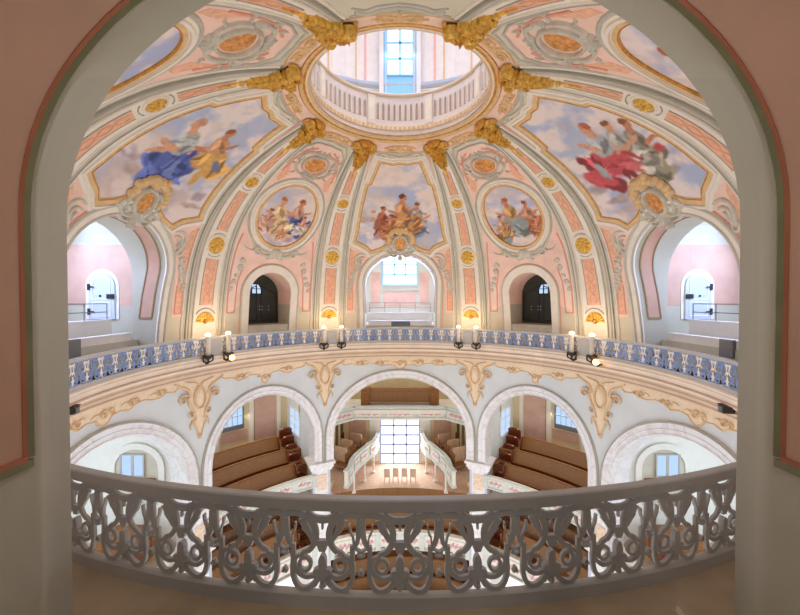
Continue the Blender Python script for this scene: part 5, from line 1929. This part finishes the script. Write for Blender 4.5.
ch0 = chair()
for i, x in enumerate((-1.0, -.34, .34, 1.0)):
    lab = 'light wooden chair before the tall window, ' + ('first from the left of four', 'second from the left of four', 'third from the left of four', 'fourth from the left of four')[i]
    c = ch0 if i == 0 else dup(ch0, 0, lab)
    c['label'] = lab; c.location = (x, 14.2 + (.1 if i in (1, 2) else 0), -11.3)

# middle bay: tiers seen through the openwork railing
mb = MB()
mb.lathe([(11.0, -14.35), (11.0, -13.3), (12.6, -13.3), (12.6, -12.9), (12.95, -12.9)], -24, 24, 20)
mb.lathe([(9.9, -17.2), (9.9, -17.0), (12.2, -17.0), (12.2, -16.5), (14.5, -16.5)], -24, 24, 20)
structure(mb.build('floor_nave_tier', ['wood']))
gallery_front(11.0, -14.35, -13.08, -24, 24, 6, 'curved white gallery front with rose panels, seen through the middle of the openwork railing')
gallery_front(9.9, -17.4, -16.5, -23, 23, 6, 'white parapet lowest of all, glimpsed at the foot of the openwork railing')
for R, z, w in ((12.3, -12.45, 'behind the middle white front'), (12.2, -15.75, 'upper row below the middle white front'), (11.3, -16.35, 'lower row below the middle white front')):
    t = curved_pew(R, z, -22, 22, n=20); t['label'] = 'curved brown pew seen through the openwork railing, ' + w; t['group'] = 'curved pews in the middle bay'

# ================================================================== big side arches
for sg in (-1, 1):
    side = 'left' if sg < 0 else 'right'
    mb = MB()
    h, y0, y1 = 4.8, 11.2, 18.5
    sec = [(-h, -18)] + [(-h * cos(pi * i / 20), -4.5 + 2.2 * sin(pi * i / 20)) for i in range(21)] + [(h, -18)]
    for i in range(len(sec) - 1):
        (xa, za), (xb, zb) = sec[i], sec[i + 1]
        mb.quad((xa, y0, za), (xb, y0, zb), (xb, y1, zb), (xa, y1, za), 0)
    o = mb.add([(x, y1, z) for x, z in sec], []); mb.f.append(list(range(o, o + len(sec)))); mb.m.append(0)
    mb.quad((-h, 11.2, -9.6), (h, 11.2, -9.6), (h, y1, -9.6), (-h, y1, -9.6), 1)
    # niche on the side wall that faces the viewer
    fs = -sg        # local x of the far wall
    S = FX(fs * 4.77, -fs)
    c = -fs * 13.3
    arch = [(c - 1.25, -7.8), (c + 1.25, -7.8), (c + 1.25, -5.75)] + [(c + 1.25 * cos(radians(A)), -5.75 + 1.1 * sin(radians(A))) for A in range(12, 180, 12)] + [(c - 1.25, -5.75)]
    mb.ribbon(S, arch, .3, .08, closed=True, m=0)
    mb.plate(S, arch, th=.02, m=3, da=99, ds=99)
    structure(spin(mb.build('wall_transept', ['white', 'floor', 'wall_blue', 'plaster_grey']), sg * 90))
    cc = c
    S2 = (lambda S, c: (lambda a, z, off=0.: S(c + a, z, off + .03)))(S, cc); S2.rad = lambda z: 57.3
    w = window_grid('window_%d' % (11 + (sg > 0)), S2, -.75 if fs > 0 else -.35, .35 if fs > 0 else .75, -6.15, -5.1, 2, 1, 'rail', 'daylight_blue', bar=.12, fw=.06, depth=.08)
    spin(w, sg * 90)
    t = thing('wooden_sill', 'brown wooden sill below the small window inside the big %s arch' % side, 'sill', (fs * 4.1, 13.3, -6.2))
    mb = MB(); mb.box((fs * 4.6, 13.2, -6.42), (.35, 1.7, .28)); mb.build('board', ['wood'], t)
    place(t, sg * 90)
    t = thing('wooden_booth', 'brown wooden booth below the big %s arch, seen through the railing' % side, 'booth', (fs * 3.2, 12.6, -9.6))
    mb = MB(); mb.box((fs * 3.2, 12.8, -8.95), (1.6, 1.8, 1.3)); mb.build('body', ['pew'], t)
    mb = MB(); mb.box((fs * 3.2, 12.8, -8.27), (1.75, 1.95, .08)); mb.build('top', ['wood'], t)
    mb = MB(); mb.box((fs * 3.2, 11.87, -8.95), (1.0, .05, .8)); mb.build('front_panel', ['wood_red'], t)
    place(t, sg * 90)
    t = thing('tripod_equipment', 'black equipment on a tripod stand below the big %s arch' % side, 'spotlight', (fs * .6, 12.4, -9.6))  # black equipment of unknown kind on a stand
    mb = MB(); mb.box((fs * .6, 12.4, -8.1), (.35, .5, .32)); mb.cyl((fs * .6, 12.15, -8.1), (fs * .6, 11.95, -8.1), .12, n=10); mb.build('body', ['iron'], t)
    for k in range(3):
        A = 2 * pi * k / 3
        mb = MB(); mb.cyl((fs * .6, 12.4, -8.25), (fs * .6 + .45 * cos(A), 12.4 + .45 * sin(A), -9.6), .03, n=6); mb.build('leg', ['iron'], t)
    place(t, sg * 90)
    gallery_f = gallery_front(11.0, -10.6, -9.65, *sorted((sg * 67, sg * 113)), 6, 'white gallery front with rose panels below the big %s arch' % side)

# ================================================================== GLASS SCREENS in the opening the picture is taken from
for x0, x1, w in ((-2.33, -.98, 'left'), (.93, 2.33, 'right')):
    t = thing('glass_screen', 'clear glass screen standing in the %s side of the near opening' % w, 'glass screen', ((x0 + x1) / 2, -10.9, 0))
    t['_a'] = list(t.location)
    mb = MB(); mb.quad((x0, -10.72, .02), (x1, -10.72, .02), (x1, -10.72, 4.09), (x0, -10.72, 4.09)); mb.build('pane', ['glass'], t)

# ================================================================== LIGHT
def area(name, loc, target, size, power, color=(1, 1, 1), sy=None):
    l = bpy.data.lights.new(name, 'AREA'); l.energy = power; l.color = color; l.shape = 'RECTANGLE'; l.size = size; l.size_y = sy or size
    o = bpy.data.objects.new(name, l); COL.objects.link(o); o.location = loc
    o.rotation_euler = (Vector(target) - Vector(loc)).to_track_quat('-Z', 'Y').to_euler()
    return o


def point(name, loc, power, color, r=.15):
    l = bpy.data.lights.new(name, 'POINT'); l.energy = power; l.color = color; l.shadow_soft_size = r
    o = bpy.data.objects.new(name, l); COL.objects.link(o); o.location = loc
    return o


DAY = (.44, .58, 1.0)
for az, pw in ((0, 1600), (90, 780), (-90, 780), (180, 42)):
    area('lodge_daylight', P(az, 15.1, 5.2), P(az, 11.0, 3.2), 2.5, pw, DAY if az != 180 else (1, .93, .84), 2.2)
for az in (PHI, -PHI, 90 - PHI, -(90 - PHI)):
    for d in (-3.2, 3.2):
        point('candle_light', P(az + d, 9.74, 1.35), 26, (1, .72, .42), .12)
area('drum_daylight', (0, 0, 27), (0, 0, 0), 5, 800, (1, .95, .92))
for az in (90, 180, -90):
    area('drum_window_light', P(az, 8.3, 18), P(az, 0, 11), 2, 420, (1, .95, .90), 3)
area('drum_window_light', (0, 8.4, 18), (0, 0, 11), 2, 150, (.7, .85, 1), 3)
area('choir_window_light', (0, 16.9, -9.0), (0, 8, -11), 3, 300, (.92, .95, 1), 3.6)
for sg in (1, -1):
    area('transept_daylight', P(sg * 90, 17.8, -6), P(sg * 90, 10, -8), 5, 420, (.66, .82, 1))
    area('gallery_window_light', P(sg * 45, 16.3, -5), P(sg * 45, 11, -8.5), 2.2, 90, (.9, .95, 1), 1.8)

wd = bpy.data.worlds.new('world'); SC.world = wd; wd.use_nodes = True
bg = wd.node_tree.nodes['Background']; bg.inputs['Color'].default_value = (1.0, .955, .925, 1); bg.inputs['Strength'].default_value = 1.6

# ================================================================== CAMERA
cd = bpy.data.cameras.new('camera'); cam = bpy.data.objects.new('camera', cd); COL.objects.link(cam)
cd.sensor_fit = 'HORIZONTAL'; cd.sensor_width = 36; cd.lens = 36 * FPX / 800; cd.clip_start = .05; cd.clip_end = 200
cam.location = (0, CAM_Y, CAM_Z); cam.rotation_euler = (pi / 2 - .017, 0, 0)
SC.camera = cam
SC.view_settings.view_transform = 'Standard'
try: SC.view_settings.look = 'None'
except Exception: pass
SC.view_settings.gamma = 1; SC.view_settings.exposure = 0
SC.view_settings.use_curve_mapping = False
try:
    SC.cycles.use_denoising = True
    SC.cycles.max_bounces = 8; SC.cycles.diffuse_bounces = 5; SC.cycles.sample_clamp_indirect = 6
except Exception:
    pass
for o in COL.objects:
    if '_a' in o: del o['_a']
